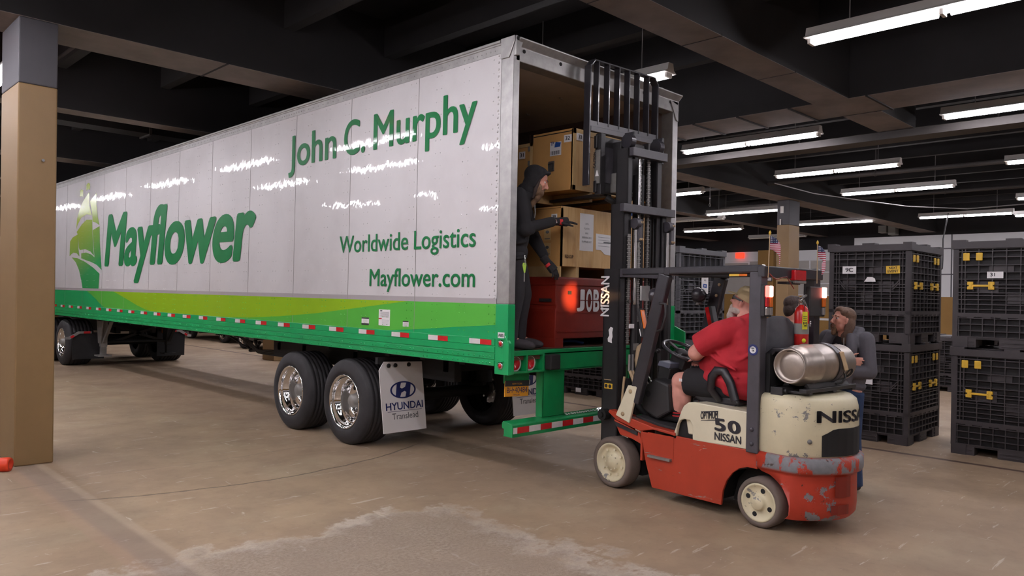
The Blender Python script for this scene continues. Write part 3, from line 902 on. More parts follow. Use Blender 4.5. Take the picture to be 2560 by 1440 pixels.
# wheels: dished wide singles
def wheel(parent, x0, y, z=.482, r=.485, wd=.43, sgn=1, name='wheel', rim_r=.302, hub=True, deep=.26):
    """outer face at x0, extends sgn*wd in x"""
    s = sgn
    pr = [(.03, rim_r), (.0, rim_r + .02), (-.004 + .0, rim_r + .06), (.0, r - .085), (.018, r - .04), (.035, r - .015), (.06, r - .004)]
    n = 6
    for i in range(n):
        a = .06 + (wd - .12) * i / n; q = (wd - .12) / n
        pr += [(a + .004, r), (a + q * .8, r), (a + q * .84, r - .010), (a + q * .98, r - .010)]
    pr += [(wd - .06, r - .004), (wd - .018, r - .04), (wd, r - .085), (wd, rim_r + .02), (wd - .03, rim_r)]
    t = MB().lathe(pr, (x0, y, z), (s, 0, 0), 56).build(name, 'rubber', parent)
    rp = [(.028, rim_r + .004), (.004, rim_r + .006), (.002, rim_r - .004), (.014, rim_r - .014), (.04, rim_r - .02), (.09, rim_r - .024), (.10, rim_r - .045), (.16, rim_r - .05), (deep - .02, rim_r - .055), (deep - .006, rim_r - .075), (deep, rim_r - .11), (deep - .004, .14), (deep + .01, .10)]
    rim = MB().lathe(rp, (x0, y, z), (s, 0, 0), 48).build('rim', 'chrome', t)
    for k in range(10):
        a = 2 * math.pi * k / 10
        m = MB()
        m.cyl((x0 + s * (deep - .006), y + .205 * math.cos(a), z + .205 * math.sin(a)), (x0 + s * (deep - .001), y + .205 * math.cos(a), z + .205 * math.sin(a)), .026, 12)
        m.build('hand_hole', 'under', t)
    h = MB().lathe([(deep + .02, .115), (deep - .05, .11), (deep - .07, .085), (deep - .15, .075), (deep - .17, .05), (deep - .17, .001)], (x0, y, z), (s, 0, 0), 20).build('hub', 'steel_dull', t)
    for k in range(10):
        a = 2 * math.pi * (k + .5) / 10
        m = MB()
        m.cyl((x0 + s * deep, y + .145 * math.cos(a), z + .145 * math.sin(a)), (x0 + s * (deep - .04), y + .145 * math.cos(a), z + .145 * math.sin(a)), .014, 8)
        m.build('lug_nut', 'mirror_steel', t)
    return t
for y in (2.65, 3.87):
    wheel(TR, .05, y); wheel(TR, TW - .05, y, sgn=-1)
# running gear
b = MB()
for x in (.62, TW - .72):
    b.box(x, x + .10, 1.4, 5.4, .78, 1.08)
for y in (1.5, 2.0, 3.25, 4.5, 5.2):
    b.box(.62, TW - .62, y, y + .09, .88, 1.02)
b.build('slider_frame', 'under', TR)
b = MB()
for y in (2.65, 3.87):
    b.cyl((.35, y, .482), (TW - .35, y, .482), .075, 12)
    for x in (.66, TW - .66):
        b.tube([(x, y + .6, .72), (x, y + .3, .60), (x, y, .56), (x, y - .3, .60)], .035, 8)
        b.cyl((x, y - .3, .62), (x, y - .3, .86), .10, 12)
b.build('axle', 'under', TR)
b = MB()
for k in range(26):
    b.box(.06, TW - .06, .6 + k * .6, .68 + k * .6, 1.06, 1.14)
b.build('cross_member', 'under', TR)
b = MB()
for i, dz in enumerate((0, .02, .045, .07)):
    b.tube([(.80, 6.9, .98), (.8, 6.55, .86 + dz), (.78, 6.2, .765 + dz * .6), (.8, 5.8, .755 + dz), (.82, 5.2, .765 + dz)], .011, 6)
b.tube([(.8, 6.35, .95), (.82, 6.25, .8), (.8, 6.5, .78), (.85, 6.35, .86), (.8, 6.2, .92)], .03, 6)
b.tube([(.8, 7.6, 1.05), (.78, 7.0, .92), (.8, 6.4, .78)], .012, 6)
b.build('air_hose', 'cable', TR)
MB().box(.7, .78, 5.1, 5.35, .80, .92).build('slider_pin', 'under', TR)
# mud flaps
def flap(xl, xr, chamfer_left, zt, zb, mirror=False):
    lean = .10
    def fn(p, q, d):
        return (p + (zt - q) / (zt - zb) * lean * .9, 1.95 - d, q)
    pts = [(xl, zb), (xr, zb), (xr, zt - .02), (xl + .07, zt), (xl, zt - .09)] if chamfer_left else [(xl, zb), (xr, zb), (xr, zt - .34), (xl + .38, zt), (xl, zt)]
    t = MB().prism(pts, fn, 0, .008).build('mud_flap', 'white', TR)
    def wp(p):
        return Vector((p.x + (zt - p.z) / (zt - zb) * lean * .9, p.y, p.z))
    yf = 1.941
    ox = xl + .01
    lettering('HYUNDAI', (ox + .04, yf, .457), (.50, 0, 0), (0, 0, .078), (0, -1, 0), 'navy', t, .028, warp=wp)
    lettering('Translead', (ox + .115, yf, .352), (.35, 0, 0), (0, 0, .066), (0, -1, 0), 'greyink', t, .0, warp=wp)
    m = MB(); m.add([wp(Vector(v)) for v in ((ox + .06, yf - .001, .437), (ox + .52, yf - .001, .437), (ox + .52, yf - .001, .441), (ox + .06, yf - .001, .441))], [(0, 1, 2, 3)])
    cx, cz, rx, rz = ox + .285, .668, .172, .094
    N = 40
    ring = []
    for rr in (1.0, .87):
        ring.append([wp(Vector((cx + rx * rr * math.cos(2 * math.pi * i / N), yf - .001, cz + rz * (rr if rr == 1 else .84) * math.sin(2 * math.pi * i / N)))) for i in range(N)])
    m.rings(ring, False, False)
    H = [(-.085, -.072), (-.030, -.08), (-.018, -.045), (.0, -.022), (.028, -.012), (.048, -.02), (.045, -.078), (.088, -.066), (.128, .060), (.078, .078), (.055, .038), (.032, .020), (.0, .012), (-.03, .02), (-.022, .08), (-.068, .074)]
    H = [(-.105, -.066), (-.048, -.080), (-.026, -.030), (.018, -.014), (.040, -.028), (.022, -.082), (.082, -.070), (.108, .064), (.050, .079), (.028, .030), (-.016, .014), (-.040, .028), (-.022, .082), (-.080, .070)]
    m.prism(H, lambda p, q, d: wp(Vector((cx + p, yf - .001 - d, cz + q))), 0, .0006)
    m.build('print', 'navy', t)
    for f in (.13, .22, .40, .57):
        if xl + f < xr - .01: MB().lathe([(0, .024), (.012, .022), (.02, .010), (.021, .001)], (xl + f, 1.942, zt - .045), (0, -1, 0), 12).build('bolt', 'under', t)
    return t
flap(.02, .60, True, .985, .21)
flap(1.985, 2.52, False, .985, .21)
MB().box(.02, 2.56, 1.955, 2.0, .96, 1.03).build('flap_hanger', 'under', TR)
# landing gear, cranked up
for x, m_ in ((.6, 'steel_dull'), (1.95, 'under')):
    y = 12.9
    b = MB()
    b.box(x - .06, x + .06, y - .07, y + .07, .45, 1.09)
    b.prism([(y - .24, 1.09), (y + .22, 1.09), (y + .08, .52), (y - .08, .52)], lambda p, q, d, x=x: (x + d, p, q), -.085, -.065)
    b.build('landing_leg', m_, TR, bevel=.006)
    MB().box(x - .05, x + .05, y - .06, y + .06, .27, .5).build('inner_leg', m_, TR)
    MB().box(x - .13, x + .13, y - .15, y + .15, .245, .275).build('foot', m_, TR)
    MB().bar((x - .02, y - .10, .55), (x - .02, y - .62, 1.06), .05, .06).build('leg_brace', m_, TR)
b = MB()
b.bar((.65, 12.9, .95), (1.95, 12.9, .50), .04, .05); b.bar((.65, 12.9, .50), (1.95, 12.9, .95), .04, .05); b.cyl((.6, 12.86, .55), (1.95, 12.86, .55), .025, 8)
b.build('cross_brace', 'under', TR)

# ================================================================== TRACTOR (rear end under the trailer nose)
TT = thing('truck_tractor', 'rear end of a black truck tractor under the far front of the white trailer', 'truck', (1.3, 14.6, 0))
def lx(f):
    return (f[0] - 1.3, f[1] - 14.6, f[2])
b = MB()
for x in (.88, 1.62):
    b.box(x - 1.3, x - 1.3 + .09, -1.6, 2.9, .72, .98)
for y in (-1.55, -.4, .9, 2.2):
    b.box(-.42, .42, y, y + .1, .76, .92)
b.build('chassis', 'under', TT)
MB().prism([(-.45, .98), (.45, .98), (.3, 1.06), (-.3, 1.06)], lambda p, q, d: (p, d, q), -.55, .6).build('fifth_wheel', 'under', TT)
for y in (-.68, .62):
    for x0, s in ((.05 - 1.3, 1), (TW - .05 - 1.3, -1)):
        wheel(TT, x0, y, .50, .50, .55, s, 'wheel', .30, True, .16)
    MB().cyl((-1.0, y, .5), (1.0, y, .5), .09, 12).build('axle', 'under', TT)
for x0, s in ((.10, 1), (2.45, -1)):
    c = x0 - 1.3
    t = MB().box(min(c, c + s * .62), max(c, c + s * .62), -1.36, -1.345, .17, .74).build('mud_flap', 'under', TT)
    pts = [(-.14, -.02), (-.06, -.02), (.13, .10), (.36, .10), (.36, .145), (.10, .145), (-.08, .035), (-.14, .03)]
    MB().prism([(c + s * p, .62 + q) for p, q in pts], lambda p, q, d: (p, -1.37 - d, q), 0, .02).build('flap_bracket', 'steel', TT)
    m = [(0.02, .045), (.10, .10)]
    MB().prism([(c + s * p, .62 + q) for p, q in ((-.03, .0), (.03, .04), (.0, .075), (-.06, .035))], lambda p, q, d: (p, -1.392 - d, q), 0, .002).build('red_mark', 'red_tape', TT)
    MB().prism([(c + s * p, .62 + q) for p, q in ((.2, .10), (.33, .10), (.33, .145), (.2, .145))], lambda p, q, d: (p, -1.392 - d, q), 0, .002).build('red_mark', 'red_tape', TT)
MB().box(.62, .74, -1.4, -1.36, .70, .80).build('side_lamp', 'lens_amber', TT, bevel=.01)

# ================================================================== CARS parked beyond
def make_car(name, label, loc, rz, body='car'):
    t = thing(name, label, 'car', loc, rz)
    prof = [(-2.15, .32), (-2.2, .55), (-2.1, .78), (-1.7, .92), (-1.15, 1.0), (-.55, 1.38), (.5, 1.42), (1.3, 1.05), (1.95, .98), (2.15, .8), (2.2, .5), (2.1, .3), (1.72, .26), (1.68, .46), (1.5, .62), (1.2, .62), (1.02, .46), (.98, .26), (-1.0, .26), (-1.04, .46), (-1.22, .62), (-1.52, .62), (-1.7, .46), (-1.74, .28)]
    secs = []
    for yy, sc_, zz in ((-.86, .97, .0), (-.80, 1, .0), (.80, 1, .0), (.86, .97, 0)):
        secs.append([(p * sc_, yy if q < .95 else yy * .80, .3 + (q - .3) * (1.0 if abs(yy) < .83 else .985)) for p, q in prof])
    n = len(prof)
    b = MB()
    vs = [p for s_ in secs for p in s_]
    fs = [tuple(range(n)), tuple(reversed(range(3 * n, 4 * n)))]
    for i in range(3):
        for j in range(n):
            k = (j + 1) % n
            fs.append((i * n + j, i * n + k, (i + 1) * n + k, (i + 1) * n + j))
    b.add(vs, fs); b.build('body', body, t, bevel=.02)
    for y in (-.70, .70):
        MB().prism([(-1.0, .98), (-.5, 1.32), (.45, 1.34), (1.1, 1.02)], lambda p, q, d, y=y: (p, y * (1.235 - .27 * (q - .98)) + d, q), -.01, .01).build('side_window', 'carglass', t)
    for x in (-1.37, 1.35):
        for s in (-1, 1):
            y = s * .86
            w_ = MB().lathe([(.0, .20), (-.012, .24), (0, .30), (.03, .325), (.17, .325), (.2, .30), (.2, .2)], (x, y, .325), (0, -s, 0), 32).build('wheel', 'rubber', t)
            m = MB()
            for k in range(5):
                a = 2 * math.pi * k / 5
                m.bar((x, y + s * .004, .325), (x + .2 * math.cos(a), y + s * .004, .325 + .2 * math.sin(a)), .05, .02, (0, 1, 0))
            m.lathe([(0, .205), (-.01, .21), (0, .19), (.05, .185)], (x, y, .325), (0, -s, 0), 32)
            m.build('alloy_rim', 'chrome', w_)
    for s in (-1, 1):
        MB().ell((2.13, s * .6, .72), (.06, .16, .07)).build('head_lamp', 'lens_clear', t)
    MB().box(-.02, .02, -.865, -.855, .35, .9).build('door_line', 'under', t)
    return t
make_car('parked_car', 'dark grey car seen under the trailer behind its air hoses', (6.35, 15.3, 0), R(-90), 'car')
make_car('parked_car', 'dark car farther left under the trailer, beside the black landing leg', (6.9, 20.6, 0), R(-90), 'under')
# ================================================================== COLLAPSIBLE BINS
def bin_mesh(a, bdep, h, lidh=.10):
    """face A (with latches) lies at y = -bdep/2 and +bdep/2, width a along x. Returns builders for body, recess, lid."""
    body, rec, lid = MB(), MB(), MB()
    zf, zt = .115, h - lidh + .01
    t = .018
    hx, hy = a / 2, bdep / 2
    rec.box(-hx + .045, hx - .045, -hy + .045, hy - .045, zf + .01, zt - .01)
    for sx in (-1, 1):
        for sy in (-1, 1):
            body.box(sx * hx, sx * (hx - .055), sy * hy, sy * (hy - .055), zf - .01, zt)
    zm = zf + (zt - zf) * .255
    def face(axis, sgn, wdt, dep, latch):
        def bx(u0, u1, d0, d1, z0, z1, m=body):
            if axis == 'y': m.box(u0, u1, sgn * (dep - d0), sgn * (dep - d1), z0, z1)
            else: m.box(sgn * (dep - d0), sgn * (dep - d1), u0, u1, z0, z1)
        H = wdt / 2
        zs = [zf, zf + .07, zf + .145, zf + .215, zm - .03]
        zs += [zm + .055, zm + .11, zm + .165, zm + .215, zm + .245, zm + .30, zm + .335, zm + .40, zm + .48, zm + .56, zm + .65, zt - .05, zt - .02]
        zs = [z for z in zs if z < zt]
        for i, z in enumerate(zs):
            bx(-H, H, .003, .035, z, z + .010)
        bx(-H, H, 0, .03, zm - .02, zm + .018)
        us = [-H + .05, -H + .085, -H + .12, H - .13, H - .095, H - .06]
        k = 7
        us += [-H + .12 + (wdt - .25) * i / k for i in range(1, k)]
        for i, u in enumerate(us):
            bx(u, u + .010, .004, .035, zm, zt)
        for i in range(10):
            u = -H + .06 + (wdt - .12) * i / 9
            bx(u, u + .009, .004, .035, zf, zm)
        for i in range(6):
            u = -H + .10 + (wdt - .2) * (i + .5) / 6
            bx(u - .035, u + .035, .001, .03, zm - .045, zm - .01)
        # solid recess patches of different depth
        for (u0, u1, z0, z1) in ((-.30, -.12, .50, .62), (-.05, .10, .38, .5), (.15, .33, .52, .66), (-.2, 0, .72, .8)):
            bx(u0 * wdt, u1 * wdt, .022, .04, zf + z0 * (zt - zf), zf + z1 * (zt - zf))
        # drop door outline with cut corners
        z0 = zm + .30
        for s in (-1, 1):
            for dz in (0, .03):
                p = (s * (H - .12), z0 + .10 - dz); q = (s * (H - .21), z0 - dz)
                if axis == 'y': body.bar((p[0], sgn * (dep - .012), p[1]), (q[0], sgn * (dep - .012), q[1]), .012, .018, (0, 1, 0))
                else: body.bar((sgn * (dep - .012), p[0], p[1]), (sgn * (dep - .012), q[0], q[1]), .012, .018, (1, 0, 0))
        # feet
        for u0, u1 in ((-H, -H + .24), (-.13, .13), (H - .24, H)):
            bx(u0, u1, .012, .16, 0.0, zf + .005)
            bx(u0 + .02, u1 - .02, .005, .012, .02, .03); bx(u0 + .02, u1 - .02, .005, .012, .06, .068)
        bx(-H + .02, H - .02, .02, .1, zf - .022, zf + .004)
    for s in (-1, 1):
        face('y', s, a, hy, True); face('x', s, bdep, hx, False)
    # lid with skirt and stacking tabs
    g = .018
    z0, z1 = h - lidh, h - .022
    lid.box(-hx - g, hx + g, -hy - g, hy + g, z0, z1)
    for sx in (-1, 0, 1):
        for sy in (-1, 0, 1):
            if sx == 0 and sy == 0: continue
            cx = sx * (hx + g - .075); cy = sy * (hy + g - .05)
            lid.box(cx - .075, cx + .075, cy - (.05 if sy else .075), cy + (.05 if sy else .075), z1, h)
    lid.box(-hx + .15, hx - .15, -hy + .12, hy - .12, z1, z1 + .012)
    return body, rec, lid, zm, zt
_bins = {}
def make_bin(label, loc, rz, a=1.2, bdep=.98, h=1.235, mats=('bin', 'bin_dark'), latches=True, group=None):
    t = thing('collapsible_bin', label, 'bin', loc, rz, group)
    body, rec, lid, zm, zt = bin_mesh(a, bdep, h)
    key = (a, bdep, h, mats)
    if key in _bins:
        for me, nm in _bins[key]:
            o = bpy.data.objects.new(nm, me); COL.objects.link(o); o.parent = t
    else:
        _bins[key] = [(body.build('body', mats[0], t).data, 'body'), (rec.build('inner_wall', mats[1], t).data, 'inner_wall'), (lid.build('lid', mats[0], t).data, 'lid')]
    if latches:
        zl = zt - .105
        for s in (-1, 1):
            y = s * (bdep / 2 + .001)
            for u in (-a / 2 + .135, -a / 2 + .265, a / 2 - .135, a / 2 - .265):
                l = MB().box(u - .034, u + .034, y - s * .012, y + s * .004, zl - .045, zl + .045).build('latch', 'yellow', t, bevel=.008)
            for c in (-a / 4 - .01, a / 4 + .01):
                z = zm + .33
                m = MB()
                m.box(c - .095, c + .095, y - s * .01, y + s * .010, z - .012, z + .012)
                for q in (-1, 1):
                    m.box(c + q * .105 - .035, c + q * .105 + .025, y - s * .01, y + s * .016, z - .045, z - .008)
                    m.box(c + q * .105 - .035, c + q * .105 + .025, y - s * .01, y + s * .016, z + .008, z + .045)
                    m.box(c + q * .105 - .018, c + q * .105 + .012, y - s * .01, y + s * .018, z - .03, z + .03)
                m.build('handle', 'yellow', t, bevel=.004)
    return t
def bin_label(t, face, u, z, wd, hh, mat, txt, a=1.2, bdep=.98, tilt=0):
    """sticker on face ('-y','+x','-x'), text horizontally"""
    e = .004
    if face == '-y': o, r, n = Vector((u, -bdep / 2 - e, z)), Vector((1, 0, 0)), Vector((0, -1, 0))
    elif face == '-x': o, r, n = Vector((-a / 2 - e, u, z)), Vector((0, -1, 0)), Vector((-1, 0, 0))
    else: o, r, n = Vector((a / 2 + e, u, z)), Vector((0, 1, 0)), Vector((1, 0, 0))
    up_ = Vector((0, 0, 1))
    r, up_ = (r * math.cos(tilt) + up_ * math.sin(tilt)), (up_ * math.cos(tilt) - r * math.sin(tilt))
    m = MB(); q = []
    for d in (0, -.003):
        q += [o + r * sx * wd / 2 + up_ * sz * hh / 2 + n * d for sx, sz in ((-1, -1), (1, -1), (1, 1), (-1, 1))]
    m.add(q, [(0, 1, 2, 3), (7, 6, 5, 4), (0, 4, 5, 1), (1, 5, 6, 2), (2, 6, 7, 3), (3, 7, 4, 0)])
    st = m.build('sticker', mat, t)
    for (s, fx, fz, fw_, fh) in txt:
        lettering(s, o + r * (fx * wd) + up_ * (fz * hh) + n * .001, r * (fw_ * wd), up_ * (fh * hh), n, 'ink', st, .02 if fh > .2 else 0)
    return st, o, r, up_, n
# canonical: local -y face carries the latches. Middle stack: latch face looks to world -Y.
A, B_, H_ = 1.2, .98, 1.235
def sheet(t, face, u, z, w_, h_, lines, blue=True, a=A, bdep=B_):
    st, o, r, up_, n = bin_label(t, face, u, z, w_, h_, 'white', [], a, bdep)
    y = .22
    for s, ww in lines:
        lettering(s, o - r * (ww * w_ / 2) + up_ * (y * h_) + n * .001, r * (ww * w_), up_ * (.055 * h_), n, 'greyink', st, .0); y -= .115
    if blue:
        m = MB(); m.add([o + r * (sx * w_) + up_ * (sz * h_) + n * .001 for sx, sz in ((-.3, -.26), (.27, -.28), (.30, -.13), (-.25, -.12))], [(0, 1, 2, 3)])
        m.build('print', 'blue', st)
        m = MB(); m.add([o + r * (sx * w_) + up_ * (sz * h_) + n * .0015 for sx, sz in ((-.1, -.22), (.10, -.22), (.10, -.17), (-.10, -.17))], [(0, 1, 2, 3)])
        m.build('print', 'white', st)
    return st
mx, my = 5.2 + A / 2, -1.66 + B_ / 2
t = make_bin('upper black bin of the middle stack, with a white 9C sticker', (mx, my, H_), 0)
bin_label(t, '-x', .235, .90, .17, .095, 'white', [('9C', -.28, -.24, .56, .52)])
bin_label(t, '-x', -.29, .90, .16, .095, 'yellow', [('NEXT', -.27, .08, .6, .3), ('EVENT', -.38, -.36, .78, .32)], tilt=.03)
m = MB().prism([(-.07, -.03), (.07, -.03), (.06, .01), (.03, .03), (-.03, .03)], lambda p, q, d: (-A / 2 - .004 - d, -.02 - p, .78 + q), 0, .002); m.build('torn_label', 'white', t)
t = make_bin('lower black bin of the middle stack, with a white paper sign', (mx, my, 0), 0)
sheet(t, '-x', .08, .885, .30, .36, [('USTA', .26), ('PLASTIC', .36), ('BINS', .24)])
rx_, ry_ = 5.2 + B_ / 2, -2.1 - A / 2 - .02
t = make_bin('upper black bin cut by the right picture edge, small white label below yellow latches', (rx_, ry_, H_), R(-90))
bin_label(t, '-y', -.175, .83, .16, .075, 'white', [('31', -.3, -.2, .3, .5)])
make_bin('lower black bin of the stack cut by the right edge, standing on the floor', (rx_, ry_, 0), R(-90))
# grey-black stack behind the driver: taller bin above
t = make_bin('taller grey-black bin on top, behind the forklift driver', (5.28 + .68, 1.64 + .55, 1.1), 0, 1.36, 1.1, 1.43, ('bin_grey', 'bin_grey_dark'), False)
sheet(t, '-y', .06, .92, .20, .42, [('USTA', .3), ('PLASTIC', .4), ('BINS', .3)], True, 1.36, 1.1)
m = MB().box(-.68 - .022, -.68 - .004, -.36, -.28, 1.15, 1.29); m.build('label_pocket', 'white', t)
MB().box(.66, .70, -.57, -.54, 1.0, 1.02).build('red_tag', 'red_tape', t)
make_bin('grey-black bin under the taller one, mostly hidden behind the steering wheel', (5.28 + .68, 1.64 + .55, 0), 0, 1.36, 1.1, 1.1, ('bin_grey', 'bin_grey_dark'), False)
t = make_bin('black bin on the floor seen below the trailer sill, left of the mast', (5.62 + .55, 3.85, 0), R(2), 1.1, 1.15, 1.1, ('bin', 'bin_dark'), False)
MB().box(-.57, -.555, -.02, .09, .05, .12).build('label', 'white', t)
# two far bins seen through the gap
for i, (x, y, l) in enumerate(((12.6, -.35, 'left one of two small far bins seen in the gap between the big stacks'), (12.9, -1.65, 'right one of two small far bins seen in the gap between the big stacks'))):
    t = make_bin(l, (x, y, 0), R(0), 1.2, 1.16, 1.1, ('bin', 'bin_dark'), False)
    MB().box(-.62, -.603, -.48, -.38, .72, .92).build('label', 'white', t)
    t.location.z = 0
# ================================================================== CRATES IN THE TRAILER
ZD = 1.229
CR = 'crates loaded in the trailer doorway'
def crate_label(par, plane, u, z, w_, h_, txt, mat='white', fz=-.22, fh=.5, fw_=.6):
    o, r, n = (Vector((plane[1], u, z)), Vector((0, -1, 0)), Vector((-1, 0, 0))) if plane[0] == 'x' else (Vector((u, plane[1], z)), Vector((1, 0, 0)), Vector((0, -1, 0)))
    q = [o + r * sx * w_ / 2 + Vector((0, 0, sz * h_ / 2)) + n * d for d in (.002, .0) for sx, sz in ((-1, -1), (1, -1), (1, 1), (-1, 1))]
    st = MB().add(q, [(0, 1, 2, 3), (7, 6, 5, 4), (0, 4, 5, 1), (1, 5, 6, 2), (2, 6, 7, 3), (3, 7, 4, 0)]).build('sticker', mat, par)
    if txt:
        lettering(txt, o - r * (fw_ * w_ / 2) + Vector((0, 0, fz * h_)) + n * .003, r * fw_ * w_, Vector((0, 0, fh * h_)), n, 'ink', st, .03)
    return st, o, r, n
# red job site box (local coords: origin at its near bottom corner)
t = thing('job_site_box', 'dark red steel tool chest at the bottom of the load, white JOBOX letters on it', 'tool chest', (.74, .08, ZD))
W_, D_ = 1.5, .72
MB().prism([(0, .085), (0, .37), (.012, .385), (.012, .40), (0, .415), (0, .66), (W_, .66), (W_, .415), (W_ - .012, .40), (W_ - .012, .385), (W_, .37), (W_, .085)], lambda p, q, d: (p, d, q), 0, D_).build('body', 'box_red', t, bevel=.006)
b = MB(); b.box(-.012, W_ + .012, -.012, D_ + .012, .60, .672); b.box(-.004, W_ + .004, -.004, D_, .655, .682); b.build('lid', 'box_red', t, bevel=.008)
b = MB(); b.box(.02, W_ - .02, -.006, 0, .335, .352); b.box(.02, W_ - .02, -.006, 0, .145, .160); b.box(-.006, 0, .03, D_ - .03, .335, .35); b.box(-.004, 0, .03, D_ - .03, .44, .47); b.build('rib', 'box_red', t)
for x in (0, W_ - .12):
    MB().box(x, x + .12, .0, D_, 0, .088).build('skid', 'box_red', t)
MB().box(.175, .225, -.004, .004, .515, .548).build('lock_slot', 'under', t)
MB().box(-.02, 0, .05, .2, .44, .47).build('side_handle', 'under', t)
for i, ch in enumerate('JOBOX'):
    lettering(ch, (.335 + .112 * i + (.0 if ch != 'J' else -.03), -.004, .355), (.098 if ch != 'J' else .12, 0, 0), (0, 0, .205), (0, -1, 0), 'white', t, .06, capfit=(ch != 'J'))
MB().box(.36, .95, -.0105, -.006, .455, .464).build('letter_stripe', 'box_red', t)
tag(MB().tube([(.95, .35, ZD + .022), (1.1, .25, ZD + .05), (1.25, .3, ZD + .04), (1.35, .25, ZD + .022)], .022, 8, flat=(.8, 2)).build('blue_strap', 'blue_tarp'), 'crumpled blue strap lying under the red tool chest', 'strap')
# crate 39
t = thing('wooden_crate', 'pale plywood crate numbered 39 with white papers, standing on the red chest', 'crate', (.81, .08, ZD + .682), 0, None)
W_, D_, z0, z1 = 1.35, .85, .105, .685
MB().box(0, .015, 0, D_, z0, z1 - .018).build('side_panel', 'crate', t)
MB().box(.0, W_, 0, .018, z0, z1).build('end_panel', 'ply', t)
MB().box(.015, W_, .018, D_, z0, z1 - .02).build('inner_box', 'crate', t)
MB().box(-.004, W_, .02, D_, z1 - .014, z1).build('lid', 'crate', t)
for x in (.23, W_ - .3):
    MB().box(x, x + .045, .01, D_ - .02, 0, z0).build('skid', 'trim_wood', t)
MB().box(.0, .022, .02, D_, 0.0, z0).build('side_skid', 'trim_wood', t)
crate_label(t, ('x', -.002), .10, .585, .075, .055, '39')
for z in (.42, .27):
    st, o, r, n = crate_label(t, ('x', -.002), .185, z, .085, .125, None, 'trim_wood')
    m = MB(); m.box(-.006, -.004, .15, .22, z - .05, z - .043); m.ell((-.005, .185, z + .02), (.0006, .025, .016), seg=8, nr=4); m.build('print', 'greyink', st)
st, o, r, n = crate_label(t, ('y', -.001), .37, .455, .21, .37, None)
z = .53
for s, ww in (('USTA', .05), ('PLASTIC', .08), ('BINS', .045), ('2005/06 2011', .15), ('SUPPLIES KIT', .15)):
    lettering(s, (.37 - ww / 2, -.004, z), (ww, 0, 0), (0, 0, .017), (0, -1, 0), 'greyink', st, .0); z -= .047 if z > .44 else .042
m = MB().prism([(.52, .29), (.60, .29), (.66, .25), (.80, .24), (.80, .45), (.515, .455)], lambda p, q, d: (p, -.002 - d, q), 0, .002); st = m.build('paper_sheet', 'white', t)
m = MB()
for i in range(4): m.box(.55, .74, -.0052, -.0042, .42 - .03 * i, .423 - .03 * i)
m.box(.64, .76, -.0055, -.0042, .365, .378); m.build('print', 'greyink', st)
lettering('FED CUP', (.045, -.002, .185), (.125, 0, 0), (0, 0, .032), (0, -1, 0), 'hair_brown', t, .01)
# crate 32 on the forks
t = thing('wooden_crate', 'tan crate numbered 32 held high against the forklift backrest', 'crate', (.97, .10, 2.68), 0, None)
W_, D_, z0, z1 = 1.30, .54, .095, .70
MB().box(0, .015, 0, D_, z0, z1).build('side_panel', 'crate', t, bevel=.003)
MB().box(0, W_, 0, .02, z0, z1).build('end_panel', 'ply', t)
MB().box(.015, W_, .02, D_, z0, z1 - .01).build('inner_box', 'crate', t)
b = MB(); b.box(.0, .035, -.012, 0, z0, z1); b.box(0, W_, -.012, 0, z1 - .05, z1); b.box(0, W_, -.012, 0, z0, z0 + .045); b.box(W_ - .035, W_, -.012, 0, z0, z1); b.build('batten', 'trim_wood', t)
MB().box(-.004, 0, .01, D_ - .01, z1 - .03, z1 - .022).build('lid_gap', 'under', t)
for x in (.27, .95):
    MB().box(x, x + .045, -.0, D_, 0, z0).build('skid', 'trim_wood', t)
MB().box(.03, .27, D_ - .05, D_ - .01, 0, z0).build('cross_skid', 'trim_wood', t)
crate_label(t, ('x', -.002), .065, .605, .10, .072, '32')
crate_label(t, ('y', -.014), .085, .62, .10, .072, '33', fw_=.5)
st, o, r, n = crate_label(t, ('x', -.002), .225, .52, .15, .135, None)
lettering('TPI', (-.0045, .292, .555), (0, -.05, 0), (0, 0, .04), (-1, 0, 0), 'navy', st, .02)
MB().prism([(.24, .535), (.165, .535), (.155, .575), (.225, .59)], lambda p, q, d: (-.0045 - d, p, q), 0, .001).build('print', 'blue', st)
m = MB()
for i in range(14): m.box(-.0055, -.0045, .165 + .009 * i, .168 + .009 * i + .002 * (i % 3), .462, .50)
m.build('print', 'greyink', st)
l = MB().box(-.012, 0, .235, .315, .295, .40).build('catch_plate', 'mirror_steel', t, bevel=.004)
MB().tube([(-.014, .245, .315), (-.02, .245, .375), (-.02, .305, .375), (-.014, .305, .315)], .006, 8).build('catch_loop', 'black', l)
# crate 31 behind it
t = thing('wooden_crate', 'tan crate numbered 31 behind the worker, its end just inside the door post', 'crate', (.985, .66, 2.72), 0, None)
MB().box(0, 1.25, 0, .72, 0, .585).build('panel_box', 'crate', t, bevel=.004)
b = MB(); b.box(-.012, 0, 0, .03, 0, .585); b.box(-.012, 0, 0, .72, .55, .585); b.build('batten', 'trim_wood', t)
crate_label(t, ('x', -.012), .14, .47, .09, .075, '31')
m = MB()
for z in (.1, .2, .35, .5): m.box(-.02, -.01, .025, .05, z, z + .05)
m.build('hinge', 'steel_dull', t)
